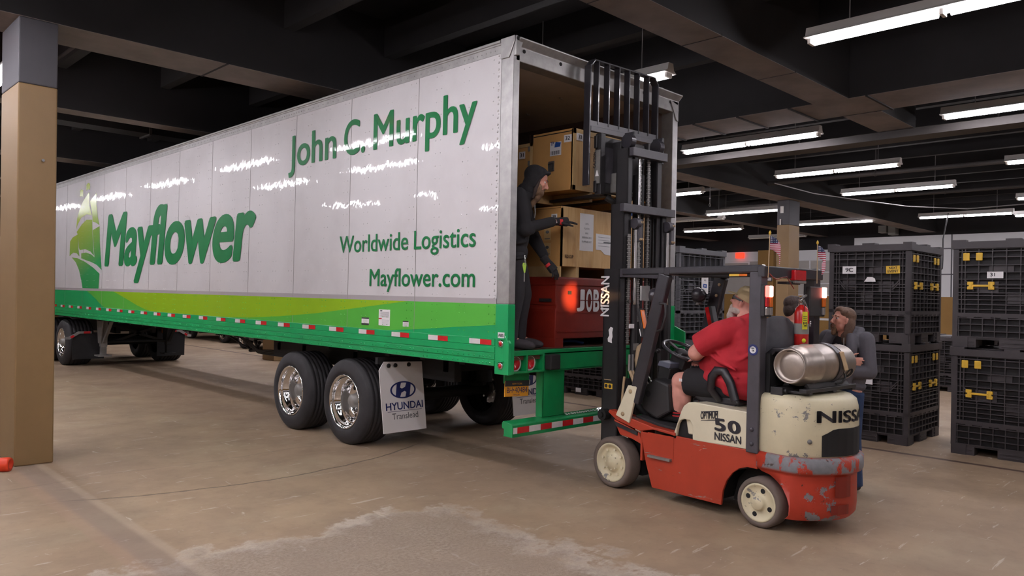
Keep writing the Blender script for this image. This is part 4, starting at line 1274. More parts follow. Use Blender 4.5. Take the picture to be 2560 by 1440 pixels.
# what 31 stands on: dark wrapped load behind
t = thing('covered_load', 'dark wrapped pallet load in the shadow behind the crates', 'load', (.99, 1.0, ZD))
MB().box(0, 1.3, 0, .6, .08, 1.45).build('wrap', 'tarp', t, bevel=.03)
MB().box(0, 1.3, 0, .6, 0, .08).build('pallet', 'trim_wood', t)
tag(MB().tube([(1.85, .14, 2.63), (2.0, .2, 2.635), (2.12, .22, 2.63)], .03, 8).build('blue_strap', 'blue_tarp'), 'blue strap end on top of crate 39 beside the mast', 'strap')
t = thing('cardboard_carton', 'tan carton visible beyond the mast low in the doorway', 'carton', (2.28, .12, ZD))
MB().box(0, .24, 0, .5, .0, .35).build('carton_body', 'crate', t, bevel=.004)
MB().box(-.01, .25, -.01, .51, .35, .72).build('upper_carton', 'crate', t, bevel=.004)
# ================================================================== FORKLIFT  (local: x = right of the left outer side, y = forward, z = up)
FK = thing('forklift', 'worn red and cream forklift facing the trailer doorway, mast raised to the top crate', 'forklift', (.83, -.64, 0), R(-5.0))
FW = .90       # overall width
def sidep(pts, s0, s1, name, mat, bevel=0, par=FK):
    return MB().prism(pts, lambda p, q, d: (d, p, q), s0, s1).build(name, mat, par, bevel=bevel)
# ---- wheels
def solid_wheel(x0, y, z, r, wd, sgn, front):
    s = sgn
    rr = r * .76
    t = MB().lathe([(.012, rr), (.0, rr + .006), (.0, r - .022), (.012, r - .006), (.03, r), (wd - .03, r), (wd - .012, r - .006), (wd, r - .022), (wd, rr)], (x0, y, z), (s, 0, 0), 48).build('wheel', 'rubber_brown', FK)
    if front:
        pr = [(.010, rr + .003), (.002, rr), (.004, rr - .016), (.022, rr - .026), (.038, rr - .05), (.036, rr - .075), (.028, .085), (.018, .078), (.012, .06), (.006, .055), (.004, .001)]
    else:
        pr = [(.010, rr + .003), (.002, rr), (.004, rr - .014), (.014, rr - .02), (.016, .07), (.014, .058), (-.010, .054), (-.018, .046), (-.02, .001)]
    rim = MB().lathe(pr, (x0, y, z), (s, 0, 0), 40).build('rim', 'cream', t)
    if front:
        for k in range(8):
            a = 2 * math.pi * (k + .3) / 8
            c = (x0 + s * .034, y + .118 * math.cos(a), z + .118 * math.sin(a))
            MB().cyl(c, (c[0] - s * .016, c[1], c[2]), .012, 8).build('lug_bolt', 'cream_clean', t)
        for k in range(8):
            a = 2 * math.pi * k / 8
            c = (x0 + s * .016, y + .066 * math.cos(a), z + .066 * math.sin(a))
            MB().cyl(c, (c[0] - s * .008, c[1], c[2]), .008, 6).build('hub_bolt', 'cream_clean', t)
    else:
        for k in range(4):
            a = 2 * math.pi * k / 4 + .35
            c = (x0 + s * .0145, y + .098 * math.cos(a), z + .098 * math.sin(a))
            MB().cyl(c, (c[0] - s * .0022, c[1], c[2]), .019, 14).build('hand_hole', 'under', t)
    return t
for x0, s in ((0, 1), (FW, -1)):
    solid_wheel(x0, .105, .228, .228, .17, s, True)
    solid_wheel(x0 + s * .02, -1.385, .19, .19, .15, s, False)
b = MB(); b.cyl((.1, .105, .228), (.8, .105, .228), .07, 12); b.box(.2, .7, -.1, .12, .12, .4); b.cyl((.1, -1.385, .2), (.8, -1.385, .2), .05, 10); b.box(.25, .65, -1.5, -1.25, .14, .4)
b.build('axle', 'under', FK)
# ---- chassis
body = [(-.222, .552), (-.262, .36), (-.285, .279), (-.352, .092), (-1.052, .098), (-1.066, .215), (-1.10, .30), (-1.153, .372), (-1.21, .415), (-1.284, .44), (-1.37, .44), (-1.37, .572), (-.60, .572), (-.60, .552)]
sidep(body, .03, .055, 'side_plate', 'orange', .004)
sidep(body, FW - .055, FW - .03, 'side_plate', 'orange', .004)
sidep([(-.30, .52), (-.36, .12), (-1.0, .12), (-1.06, .36), (-1.36, .45), (-1.36, .56), (-.60, .56)], .055, FW - .055, 'chassis', 'under')
# fenders and floor
for x0, x1, p0, p1 in ((.02, .16, .03, .2), (FW - .02, FW - .16, FW - .03, FW - .2)):
    b = MB().prism([(.165, .676), (.06, .615), (-.215, .556), (-.36, .592), (-.60, .572), (-.60, .60), (-.36, .612), (-.1, .655), (.15, .70)], lambda p, q, d: (d, p, q), min(x0, x1), max(x0, x1))
    if x0 < .5: b.prism([(.10, .62), (-.20, .54), (-.24, .44), (-.12, .475), (.02, .49)], lambda p, q, d: (d, p, q), .025, .05)
    b.box(p0, p1, -.24, -.215, .30, .57)
    b.build('fender', 'orange', FK, bevel=.006)
MB().prism([(.08, .60), (-.19, .545), (-.19, .515), (.06, .565)], lambda p, q, d: (d, p, q), .012, .03).build('fender_rubber', 'rubber', FK)
MB().prism([(-.10, .645), (-.34, .615), (-.62, .598), (-.62, .615), (-.34, .64), (-.1, .675)], lambda p, q, d: (d, p, q), .10, FW - .10).build('floor_mat', 'rubber', FK, bevel=.004)
b = MB(); b.box(.0, .08, -.56, -.32, .352, .372); b.build('step_plate', 'steel_dull', FK)
b = MB(); b.box(.028, .0305, -.58, -.30, .372, .56); b.build('step_recess', 'orange', FK)
# ---- hood with cut-out
hood = [(-.568, .567), (-.602, .572), (-.622, .676), (-.645, .71), (-.681, .725), (-.741, .722), (-.766, .68), (-.769, .565), (-1.275, .575), (-1.275, .862), (-.78, .878), (-.72, .868), (-.675, .835), (-.65, .79)]
sidep(hood, .028, .062, 'hood_side', 'cream_clean', .008)
sidep(hood, FW - .062, FW - .028, 'hood_side', 'cream_clean', .008)
MB().prism([(-1.36, .60), (-.70, .60), (-.66, .80), (-.72, .862), (-.78, .872), (-1.275, .858), (-1.36, .858)], lambda p, q, d: (d, p, q), .06, FW - .06).build('hood_top', 'cream_clean', FK, bevel=.012)
MB().box(.064, .08, -.77, -.60, .57, .72).build('hood_inner', 'under', FK)
s_ = FK
lettering('OPTIMUM', (.0265, -.848, .752), (0, -.165, .026), (0, 0, .052), (-1, 0, 0), 'ink', FK, .05)
b = MB(); b.add([(.026, -.85, .805), (.026, -1.015, .827), (.026, -1.015, .838), (.026, -.85, .812)], [(0, 1, 2, 3)]); b.add([(.026, -.85, .738), (.026, -1.015, .760), (.026, -1.015, .768), (.026, -.85, .742)], [(0, 1, 2, 3)]); b.build('lettering', 'ink', FK)
lettering('5', (.0265, -.985, .683), (0, -.108, 0), (0, 0, .092), (-1, 0, 0), 'ink', FK, .06, -.1)
lettering('0', (.0265, -1.11, .683), (0, -.118, 0), (0, 0, .090), (-1, 0, 0), 'ink', FK, .06, -.1)
lettering('NISSAN', (.0265, -.985, .606), (0, -.245, 0), (0, 0, .058), (-1, 0, 0), 'ink', FK, .035)
# ---- counterweight: plan curve lofted
def plan(scale=1.0, du=0.0, yf=None):
    cu = [(.022, -1.375), (.022, -1.58), (.028, -1.65), (.060, -1.71), (.12, -1.77), (.20, -1.825), (.29, -1.868), (.37, -1.892), (FW / 2, -1.90)]
    if yf is not None:
        cu = [(x, min(y, yf)) for x, y in cu]
    pts = [(FW / 2 + (x - FW / 2) * scale, y + (du if y < -1.5 else 0)) for x, y in cu]
    return pts + [(FW - x, y) for x, y in reversed(pts[:-1])]
def loft_plan(levels, name, mat, bevel=0):
    b = MB()
    rs = []
    for z, sc_, du in levels:
        yf = -1.385 - math.sqrt(max(.262 ** 2 - (z - .175) ** 2, 0)) if z < .437 else None
        rs.append([(x, y, z) for x, y in plan(sc_, du, yf)])
    b.rings(rs, True, True)
    return b.build(name, mat, FK, bevel=bevel)
lo = loft_plan([(.115, .955, .045), (.15, .975, .015), (.22, .985, .008), (.28, .985, .008), (.33, .985, .008), (.37, .985, .008), (.40, .985, .008), (.42, .985, .008), (.436, .985, .008), (.455, .985, .008), (.465, 1.03, -.028), (.485, 1.04, -.036), (.560, 1.04, -.036), (.580, 1.01, -.01), (.585, .9, .02)], 'counterweight', 'orange_worn')
hi = loft_plan([(.583, .985, .01), (.60, 1.0, 0), (.80, 1.0, 0), (.93, .998, .006), (.985, .985, .02), (1.01, .95, .05), (1.022, .88, .10)], 'rear_cowl', 'cream')
MB().prism([(-1.05, .12), (-1.10, .30), (-1.21, .43), (-1.385, .445), (-1.55, .42), (-1.63, .30), (-1.66, .12)], lambda p, q, d: (d, p, q), .20, FW - .20).build('wheel_arch', 'under', FK)
# rear opening and recesses
def on_cw(x, z, off=.0):
    """point on the rear surface at lateral x"""
    p = plan()
    for (xa, ya), (xb, yb) in zip(p[1:-1], p[2:]):
        if xa <= x <= xb and xb > xa:
            f = (x - xa) / (xb - xa); y = ya + f * (yb - ya)
            n = Vector((yb - ya, -(xb - xa), 0)).normalized()
            if n.y > 0: n = -n
            return Vector((x, y, z)) + n * off
    return Vector((x, p[len(p) // 2][1], z))
b = MB()
xs_ = [.17 + (.56) * i / 14 for i in range(15)]
prof = [(.0, .59), (.0, .72), (.03, .76), (.53, .80), (.56, .76), (.56, .59)]
def ztop(x):
    f = (x - .17) / .56
    return .745 + .05 * min(f * 6, 1) * (1 if f < .9 else .6)
rs = []
for x in xs_:
    rs.append([on_cw(x, .592, .003), on_cw(x, ztop(x), .003)])
vs = [p for r in rs for p in r]
b.add(vs, [(2 * i, 2 * i + 2, 2 * i + 3, 2 * i + 1) for i in range(14)])
b.build('radiator_opening', 'under', FK)
b = MB()
for (xa, xb, za, zb) in ((.27, .42, .29, .44), (.24, .40, .165, .235)):
    n = 6
    vs = []
    for i in range(n + 1):
        x = xa + (xb - xa) * i / n
        vs += [on_cw(x, za, -.004 if False else .0), on_cw(x, zb, .0)]
    b.add([Vector((v.x, v.y - .004 + .016 * 0, v.z)) for v in vs], [(2 * i, 2 * i + 2, 2 * i + 3, 2 * i + 1) for i in range(n)])
b.build('tow_recess', 'box_red', FK)
def cwwrap(p):
    return on_cw(p.x, p.z, .004)
# letters along the curved back
arc = [(on_cw(x, 0).x) for x in (0,)] if False else None
lettering('NISSAN', (.135, -1.9, .842), (.64, 0, 0), (0, 0, .082), (0, -1, 0), 'ink', FK, .05, warp=cwwrap)
m = MB().lathe([(0, .018), (.01, .016), (.012, .001)], on_cw(.10, .70), (-.75, -.66, 0), 12).build('plug', 'steel_dull', FK)
# ---- guard posts and rails
b = MB().bar((.045, -1.335, .56), (.045, -1.345, 1.94), .088, .105, (0, 1, 0)); b.build('rear_post', 'frame_grey', FK, bevel=.008)
b = MB().bar((FW - .06, -1.335, .56), (FW - .06, -1.345, 1.94), .088, .105, (0, 1, 0)); b.build('rear_post', 'black_gloss', FK, bevel=.008)
for xx in (.001, ):
    m = MB()
    for z in (.63, .74): m.ell((.002, -1.335, z), (.014, .018, .018), seg=10, nr=6)
    m.build('post_bolt', 'frame_grey', FK)
st = MB().cyl((.0012, -1.335, 1.345), (-.0015, -1.335, 1.345), .043, 28).build('round_sticker', 'navy', FK)
s2 = MB().cyl((-.0012, -1.335, 1.345), (-.0025, -1.335, 1.345), .027, 24).build('sticker_centre', 'white', st)
lettering('CERT', (-.0028, -1.318, 1.353), (0, -.034, 0), (0, 0, .010), (-1, 0, 0), 'ink', st, .02)
lettering('OK', (-.0028, -1.328, 1.333), (0, -.02, 0), (0, 0, .012), (-1, 0, 0), 'ink', st, .05)
for x in (.035, FW - .06):
    MB().bar((x, .02, 1.955), (x, -1.40, 1.965), .06, .06).build('guard_rail', 'black_gloss', FK, bevel=.012)
    MB().bar((x, -.14, .80), (x, -.46, 1.93), .06, .125, (0, 1, .3)).build('front_post', 'black_gloss', FK, bevel=.012)
MB().box(.0, FW - .02, -1.42, -1.36, 1.90, 1.985).build('rear_bar', 'black_gloss', FK, bevel=.008)
MB().box(.0, FW - .02, -.52, -.46, 1.92, 1.98).build('front_bar', 'black_gloss', FK, bevel=.008)
for k in range(7):
    x = .13 + k * .095
    MB().box(x, x + .014, -1.38, -.48, 1.925, 1.975).build('roof_bar', 'black', FK)
for x, sg in ((FW - .09, -1),):
    m = MB()
    for y, z in ((-.46, 1.86), (-.43, 1.76), (-1.34, 1.83), (-1.34, 1.74)):
        m.ell((x - .005 if y > -1 else FW - .105, y if y > -1 else -1.40, z), (.012, .016, .016), seg=10, nr=6)
    m.build('guard_bolt', 'hose_tan', FK)
m = MB().box(.004, .006, -1.27, -1.11, 1.908, 1.925); m.build('warning_strip', 'yellow', FK)
MB().box(.0035, .0055, -1.27, -1.20, 1.908, 1.925).build('warning_strip', 'lens_amber', FK)
# cream brackets at the foot of the front posts
sidep([(-.08, .945), (-.175, .948), (-.190, .935), (-.102, .612), (.058, .662)], .004, .030, 'post_bracket', 'cream_clean', .006)
sidep([(-.08, .945), (-.175, .948), (-.190, .935), (-.102, .612), (.058, .662)], FW - .05, FW - .025, 'post_bracket', 'cream_clean', .006)
m = MB()
for y, z in ((-.115, .895), (-.03, .685)): m.lathe([(0, .018), (.008, .018), (.012, .012), (.013, .001)], (.005, y, z), (-1, 0, 0), 12)
m.build('bracket_bolt', 'hose_tan', FK)
# grab handle on the front post
MB().tube([(.01, -.42, 1.68), (-.005, -.49, 1.675), (-.005, -.50, 1.58), (-.005, -.46, 1.46), (.01, -.40, 1.44)], .011, 8).build('grab_handle', 'black', FK)
# lights
def work_lamp(x, y, z, nm='head_lamp'):
    t = MB().lathe([(-.06, .001), (-.055, .03), (-.03, .058), (.0, .068), (.035, .070), (.045, .066), (.045, .001)], (x, y, z), (0, 1, 0), 24).build(nm, 'black_gloss', FK)
    MB().lathe([(.046, .062), (.055, .05), (.058, .001)], (x, y, z), (0, 1, 0), 20).build('lens', 'lens_clear', t)
    MB().box(x - .03, x + .03, y - .01, y + .02, z - .09, z - .07).build('lamp_bracket', 'steel_dull', t)
work_lamp(.085, -.33, 1.745); work_lamp(FW - .21, -.33, 1.76)
MB().box(.03, .14, -.20, -.18, 1.70, 1.83).build('lamp_plate', 'steel', FK)
b = MB().lathe([(-.06, .02), (-.03, .05), (0, .062), (.012, .062), (.02, .055), (.024, .001)], (.075, -.30, 1.38), (.25, -1, 0), 20).build('mirror_lamp', 'lens_clear', FK)
def reflector(x, y, z):
    t = MB().obox((x, y, z), (.03, .018, .13), (R(-14), 0, 0)).build('side_reflector', 'black', FK, bevel=.006)
    MB().obox((x - .002, y - .018, z + .035), (.024, .006, .085), (R(-14), 0, 0)).build('amber_lens', 'lens_amber', t, bevel=.005)
    MB().obox((x - .002, y + .004, z - .085), (.024, .006, .034), (R(-14), 0, 0)).build('clear_lens', 'white', t, bevel=.004)
reflector(.10, -.155, 1.50)
t = MB().obox((FW - .16, -.44, 1.53), (.035, .035, .13), (R(-14), 0, 0)).build('side_reflector', 'black', FK, bevel=.006)
MB().obox((FW - .195, -.43, 1.53), (.004, .02, .125), (R(-14), 0, 0)).build('amber_lens', 'lens_red', t)
# tail lamps
def tail(x, edge):
    t = MB().box(x - .055, x + .055, -1.435, -1.40, 1.60, 1.84).build('tail_lamp', 'black', FK, bevel=.008)
    for dx in (-.024, .028):
        MB().box(x + dx - .020, x + dx + .020, -1.452, -1.432, 1.75, 1.835).build('lit_lens', 'lens_hot' if dx > 0 else 'lens_lit', t, bevel=.008)
        MB().box(x + dx - .020, x + dx + .020, -1.450, -1.432, 1.675, 1.75).build('amber_lens', 'lens_red' if dx < 0 else 'lens_amber', t, bevel=.006)
        MB().box(x + dx - .020, x + dx + .020, -1.449, -1.432, 1.612, 1.672).build('clear_lens', 'lens_clear', t, bevel=.006)
    return t
tail(.035, 0)
t = MB().box(FW - .26, FW - .02, -1.44, -1.40, 1.60, 1.845).build('tail_lamp', 'black', FK, bevel=.008)
MB().box(FW - .075, FW - .03, -1.462, -1.425, 1.755, 1.84).build('lit_lens', 'lens_hot', t, bevel=.008)
MB().box(FW - .075, FW - .035, -1.458, -1.425, 1.68, 1.755).build('amber_lens', 'lens_amber', t, bevel=.006)
MB().box(FW - .075, FW - .04, -1.456, -1.425, 1.615, 1.675).build('clear_lens', 'lens_clear', t, bevel=.006)
t = MB().box(.30, .50, -1.43, -1.35, 1.855, 1.875).build('beacon_tray', 'black', FK)
MB().box(.385, .555, -1.455, -1.40, 1.885, 1.968).build('stop_beacon', 'lens_red', t, bevel=.01)
MB().box(.39, .56, -1.45, -1.40, 1.862, 1.884).build('beacon_base', 'steel_dull', t, bevel=.004)
MB().tube([(.06, -1.425, 1.93), (.09, -1.44, 1.90), (.16, -1.43, 1.885), (.24, -1.43, 1.905), (.30, -1.43, 1.91), (.34, -1.44, 1.86), (.39, -1.44, 1.82)], .004, 6).build('beacon_wire', 'box_red', FK)
# ---- mast
MS = .47
def channel(s0, s1, y0, y1, z0, z1, mat='black'):
    for k in (0, 1):
        a, c = (s0, s1) if k == 0 else (2 * MS - s1, 2 * MS - s0)
        b = MB().box(a, c, y0, y0 + .018, z0, z1).box(a, c, y1 - .018, y1, z0, z1)
        e = (a, a + .014) if k == 0 else (c - .014, c)
        b.box(e[0], e[1], y0, y1, z0, z1)
        b.build('mast_channel', mat, FK, bevel=.003)
channel(.095, .165, .12, .32, .07, 1.99)
channel(.165, .225, .14, .31, .55, 2.60)
channel(.225, .285, .16, .31, 1.35, 3.13)
b = MB()
b.box(.095, 2 * MS - .095, .085, .12, 1.91, 1.985); b.build('mast_crossbar', 'frame_grey', FK, bevel=.004)
MB().prism([(.10, 2.515), (.85, 2.515), (.85, 2.59), (.10, 2.59)], lambda p, q, d: (p, d, q), .09, .14).build('mast_crossbar', 'frame_grey', FK, bevel=.004)
MB().prism([(.24, 3.05), (.74, 3.05), (.74, 3.13), (.24, 3.13)], lambda p, q, d: (p, d, q), .11, .17).build('mast_crossbar', 'frame_grey', FK, bevel=.004)
MB().box(.165, 2 * MS - .165, .14, .18, .62, .70).build('mast_crossbar', 'black', FK); MB().box(.1, 2 * MS - .1, .20, .3, .10, .2).build('mast_crossbar', 'black', FK)
for x in (.305, 2 * MS - .165):
    t = MB().cyl((x, .125, .25), (x, .125, 1.66), .034, 14).build('lift_cylinder', 'black', FK)
    MB().cyl((x, .125, 1.66), (x, .125, 2.36), .020, 14).build('chrome_rod', 'chrome', t)
    m = MB(); m.box(x + .01, x + .055, .085, .15, 2.25, 2.46); m.cyl((x - .03, .12, 2.42), (x + .03, .12, 2.42), .05, 14); m.build('chain_anchor', 'frame_grey', t, bevel=.004)
    m = MB()
    for dz in (2.27, 2.43):
        for dx in (.02, .046): m.ell((x + dx, .08, dz), (.010, .014, .012), seg=8, nr=6)
    m.build('anchor_nut', 'hose_tan', t)
MB().cyl((.47, .24, .9), (.47, .24, 2.9), .055, 16).build('centre_cylinder', 'under', FK)
MB().cyl((.395, .17, 1.5), (.395, .17, 3.08), .012, 10).build('guide_rod', 'mirror_steel', FK)
def chain(x, y, z0, z1):
    m = MB(); z = z0; k = 0
    while z < z1:
        m.box(x - .013, x + .013, y - .006, y + .006, z, z + .016)
        if k % 2: m.box(x - .018, x + .018, y - .009, y + .009, z + .003, z + .013)
        z += .0185; k += 1
    m.build('lift_chain', 'steel_dull', FK)
chain(.43, .19, 1.95, 3.05); chain(.555, .19, 1.3, 3.05); chain(.215, .122, 1.3, 2.3); chain(.345, .12, 1.5, 2.2)
b = MB()
b.tube([(.62, .2, 1.0), (.6, .2, 1.8), (.63, .22, 2.5), (.6, .22, 3.0)], .014, 8); b.tube([(.66, .2, .8), (.66, .2, 1.9), (.68, .22, 2.5)], .014, 8)
b.build('hydraulic_hose', 'cable', FK)
b = MB(); b.tube([(.36, .02, .90), (.30, .05, 1.02), (.28, .06, 1.15), (.33, .08, 1.26), (.40, .10, 1.28)], .022, 8); b.build('brass_hose', 'hose_tan', FK)
b = MB(); b.tube([(.20, .07, 1.05), (.19, .02, .97), (.15, -.05, .88), (.13, -.1, .82)], .014, 8); b.tube([(.24, .07, 1.05), (.22, .02, .96), (.18, -.06, .86)], .014, 8)
b.tube([(.14, .08, 1.0), (.13, .09, .85), (.13, .1, .68)], .012, 6)
b.build('hydraulic_hose', 'hose_tan', FK)
m = MB()
for x in (.19, .235): m.cyl((x, .07, 1.05), (x, .07, 1.20), .012, 8)
m.build('hose_fitting', 'steel', FK)
MB().box(.16, .21, .07, .13, .55, .98).build('hose_bracket', 'under', FK)
lettering('NISSAN', (.0935, .245, 1.545), (0, 0, .375), (0, .105, 0), (-1, 0, 0), 'white', FK, .03, capfit=True)
m = MB().prism([(.20, 1.30), (.25, 1.31), (.255, 1.34), (.235, 1.37), (.245, 1.42), (.22, 1.45), (.19, 1.44), (.20, 1.40), (.195, 1.36), (.205, 1.33)], lambda p, q, d: (.0945 - d, p, q), 0, .0015); m.build('torn_sticker', 'white', FK)
t = MB().box(.093, .0945, .185, .285, .875, .925).build('warning_sticker', 'yellow', FK)
m = MB()
for y, z in ((.262, .90), (.215, .90)): m.lathe([(0, .018), (.0008, .018)], (.0925, y, z), (-1, 0, 0), 10, cap=True)
m.build('print', 'ink', t)
MB().box(.092, .0935, .2, .29, .955, .962).build('serial_label', 'hose_tan', FK)
m = MB(); m.cyl((.02, .245, .64), (.13, .245, .64), .052, 16); m.cyl((.0, .245, .64), (.03, .245, .64), .026, 12); m.build('tilt_pivot', 'under', FK)
m = MB().cyl((.30, -.1, .62), (.30, .14, .80), .03, 10); m.cyl((.64, -.1, .62), (.64, .14, .80), .03, 10); m.build('tilt_cylinder', 'under', FK)
t = MB().cyl((.215, .118, 1.69), (.215, .10, 1.69), .018, 8).build('grease_nipple', 'mirror_steel', FK)
m = MB().box(.225, .30, .1, .115, 1.44, 1.48); m.build('cylinder_label', 'white', FK); MB().box(.28, .34, .09, .12, 1.235, 1.30).build('cylinder_clamp', 'steel_dull', FK)
# ---- carriage, backrest, forks
YC = .36
cz = 2.70
b = MB()
b.box(.08, .86, YC + .07, YC + .11, cz + .02, cz + .13); b.box(.08, .86, YC + .07, YC + .11, cz + .44, cz + .56)
for x in (.10, .78): b.box(x, x + .06, YC + .03, YC + .11, cz + .0, cz + .58)
b.box(.30, .64, YC - .04, YC + .08, cz + .05, cz + .52)
b.build('carriage', 'black', FK, bevel=.006)
MB().box(.14, .30, YC + .06, YC + .08, cz + .12, cz + .46).build('shift_plate', 'frame_grey', FK)
MB().box(.02, .92, YC + .09, YC + .11, cz + .60, cz + .645).build('carriage_bar', 'frame_grey', FK)
b = MB(); b.box(.28, .50, YC - .03, YC + .08, cz + .03, cz + .22); b.build('side_shift_cylinder', 'steel_dull', FK, bevel=.01)
b = MB(); b.tube([(.2, YC + .05, cz - .02), (.26, YC + .0, cz - .07), (.36, YC - .02, cz - .08), (.42, YC + .02, cz - .03)], .03, 8); b.build('hose_loop', 'cable', FK)
m = MB().box(.085, .09, YC + .03, YC + .10, cz + .1, cz + .42); m.build('capacity_label', 'steel_dull', FK)
m = MB().prism([(YC + .04, cz + .17), (YC + .09, cz + .17), (YC + .065, cz + .23)], lambda p, q, d: (.084 - d, p, q), 0, .002); m.build('warning_label', 'white', FK)
lettering('CAUTION', (.084, YC + .085, cz + .25), (0, 0, .15), (0, .03, 0), (-1, 0, 0), 'ink', FK, .03)
YB = YC + .14
bx0, bx1, bz0, bz1 = .0, .985, 2.78, 3.985
for x in (bx0, bx1):
    pts = [(x, YB, bz0), (x, YB, bz1 - .08)] + [(x + (.05 if x == bx0 else -.05) * (1 - math.cos(a)), YB, bz1 - .08 + .08 * math.sin(a)) for a in (.5, 1.0, 1.57)]
    MB().bar((x, YB - .015, bz0), (x, YB - .015, bz1 - .06), .016, .085, (0, 1, 0)).bar((x + (.0 if x == bx0 else 0), YB - .015, bz1 - .07), (x + (.06 if x == bx0 else -.06), YB - .015, bz1), .085, .016).build('backrest_post', 'black_gloss', FK, bevel=.004)
MB().box(bx0 + .05, bx1 - .05, YB - .05, YB + .02, bz1 - .012, bz1 + .004).build('backrest_rail', 'black_gloss', FK, bevel=.003)
MB().box(bx0, bx1, YB - .045, YB - .03, 3.345, 3.40).build('backrest_rail', 'frame_grey', FK, bevel=.003)
for k in range(6):
    x = bx0 + .115 + k * .146
    MB().box(x - .006, x + .006, YB - .05, YB + .02, 3.37, bz1 - .005).build('backrest_bar', 'black_gloss', FK)
for x in (.31, .73):
    m = MB(); m.cyl((x, YC - .10, 3.215), (x + .06, YC - .10, 3.215), .07, 20); m.box(x + .058, x + .085, YC - .14, YC - .02, 3.05, 3.31)
    m.build('chain_sheave', 'black_gloss', FK, bevel=.004)
for x in (.24, .60):
    MB().prism([(YC + .11, 2.70), (YC + .11, 3.22), (YC + .15, 3.22), (YC + .15, 2.735), (YC + 1.1, 2.722), (YC + 1.16, 2.705), (YC + 1.1, 2.70)], lambda p, q, d, x=x: (d, p, q), x, x + .10).build('fork', 'black', FK, bevel=.004)
# ---- driver's station
MB().prism([(-.10, .90), (-.27, 1.02), (-.42, .975), (-.44, .74), (-.30, .66), (-.13, .73)], lambda p, q, d: (d, p, q), .14, .50).build('dash_cowl', 'plastic', FK, bevel=.02)
MB().cyl((.139, -.20, .875), (.15, -.20, .875), .03, 14).build('cowl_hole', 'under', FK)
MB().prism([(-.02, .90), (-.02, .93), (-.30, .96), (-.30, .93)], lambda p, q, d: (d, p, q), .45, .82).build('cowl_trim', 'cream_clean', FK)
b = MB().cyl((.45, -.22, .90), (.45, -.34, 1.20), .035, 12); b.obox((.45, -.32, 1.17), (.06, .08, .06), (R(25), 0, 0)); b.build('steering_column', 'plastic', FK, bevel=.01)
c = Vector((.45, -.325, 1.255)); tl = R(26)
ring = []
ex, ey = Vector((1, 0, 0)), Vector((0, math.cos(tl), math.sin(tl)))
for i in range(33):
    a = 2 * math.pi * i / 32
    ring.append(c + ex * (.178 * math.cos(a)) + ey * (.178 * math.sin(a)))
st = MB().tube(ring, .0155, 10).build('steering_wheel', 'black_gloss', FK)
m = MB()
for a in (-.5, math.pi + .5, math.pi / 2):
    m.bar(c - Vector((0, 0, .02)), c + ex * (.17 * math.cos(a)) + ey * (.17 * math.sin(a)), .035, .014)
m.ell(c - Vector((0, 0, .015)), (.06, .06, .03), (tl, 0, 0)); m.build('spoke', 'plastic', st)
MB().prism([(-.20, 1.12), (-.33, 1.10), (-.35, 1.15), (-.22, 1.165)], lambda p, q, d: (d, p, q), .26, .42).build('tool_tray', 'tray', FK, bevel=.008)
MB().prism([(-.22, 1.12), (-.34, 1.10), (-.30, .96), (-.18, .98)], lambda p, q, d: (d, p, q), .27, .41).build('tray_base', 'plastic', FK, bevel=.01)
for (a, c2, kn) in (((.20, -.16, .95), (.17, -.06, 1.06), .012), ((.24, -.17, .95), (.21, -.09, 1.10), .012), ((.29, -.19, .97), (.27, -.20, 1.25), .016)):
    t = MB().tube([a, c2], .008, 8).build('control_lever', 'mirror_steel' if kn < .015 else 'black', FK)
    MB().ell(c2, (kn * 1.3, kn * 1.3, kn * 1.5)).build('lever_knob', 'black', t)
MB().tube([(.24, -.2, 1.25), (.27, -.2, 1.255), (.30, -.2, 1.25)], .012, 8).build('lever_handle', 'black', FK)
MB().box(.48, .56, -.06, -.03, .75, 1.25).build('firewall_post', 'black', FK)
# seat
st = MB().prism([(-.66, .875), (-.64, .92), (-.70, .945), (-1.05, .93), (-1.10, .90), (-1.08, .86), (-.72, .855)], lambda p, q, d: (d, p, q), .20, .70).build('seat', 'vinyl', FK, bevel=.03, seg=3)
MB().prism([(-.69, .865), (-1.06, .872), (-1.06, .85), (-.72, .845)], lambda p, q, d: (d, p, q), .19, .71).build('seat_piping', 'vinyl', st, bevel=.01)
for x in (.20, .66):
    xx = x - .085 if x < .4 else x + .085
    m = MB().tube([(x, -.90, .90), (xx, -.875, .99), (xx, -.885, 1.09), (xx, -.93, 1.145), (xx, -1.0, 1.145), (xx, -1.06, 1.06), (xx, -1.11, .92)], .030, 10, flat=(.9, 1.3)); m.build('hip_restraint', 'vinyl', FK)
rs = []
for z, y, hw, th in ((.93, -1.09, .22, .05), (1.05, -1.15, .245, .06), (1.20, -1.22, .25, .07), (1.38, -1.30, .245, .07), (1.50, -1.30, .22, .06), (1.58, -1.27, .15, .04), (1.60, -1.26, .08, .02)):
    rs.append([(.45 + hw * math.cos(2 * math.pi * k / 24) * (1 if True else 1), y + th * math.sin(2 * math.pi * k / 24), z) for k in range(24)])
MB().rings(rs).build('seat_back', 'seat_cloth', FK)
MB().prism([(-1.34, 1.30), (-1.42, 1.365), (-1.60, 1.375), (-1.62, 1.35), (-1.45, 1.33), (-1.38, 1.26)], lambda p, q, d: (d, p, q), .12, .42).build('hood_pad', 'vinyl', FK, bevel=.012)
MB().box(.10, .80, -1.42, -1.36, .90, 1.32).build('engine_shroud', 'under', FK)
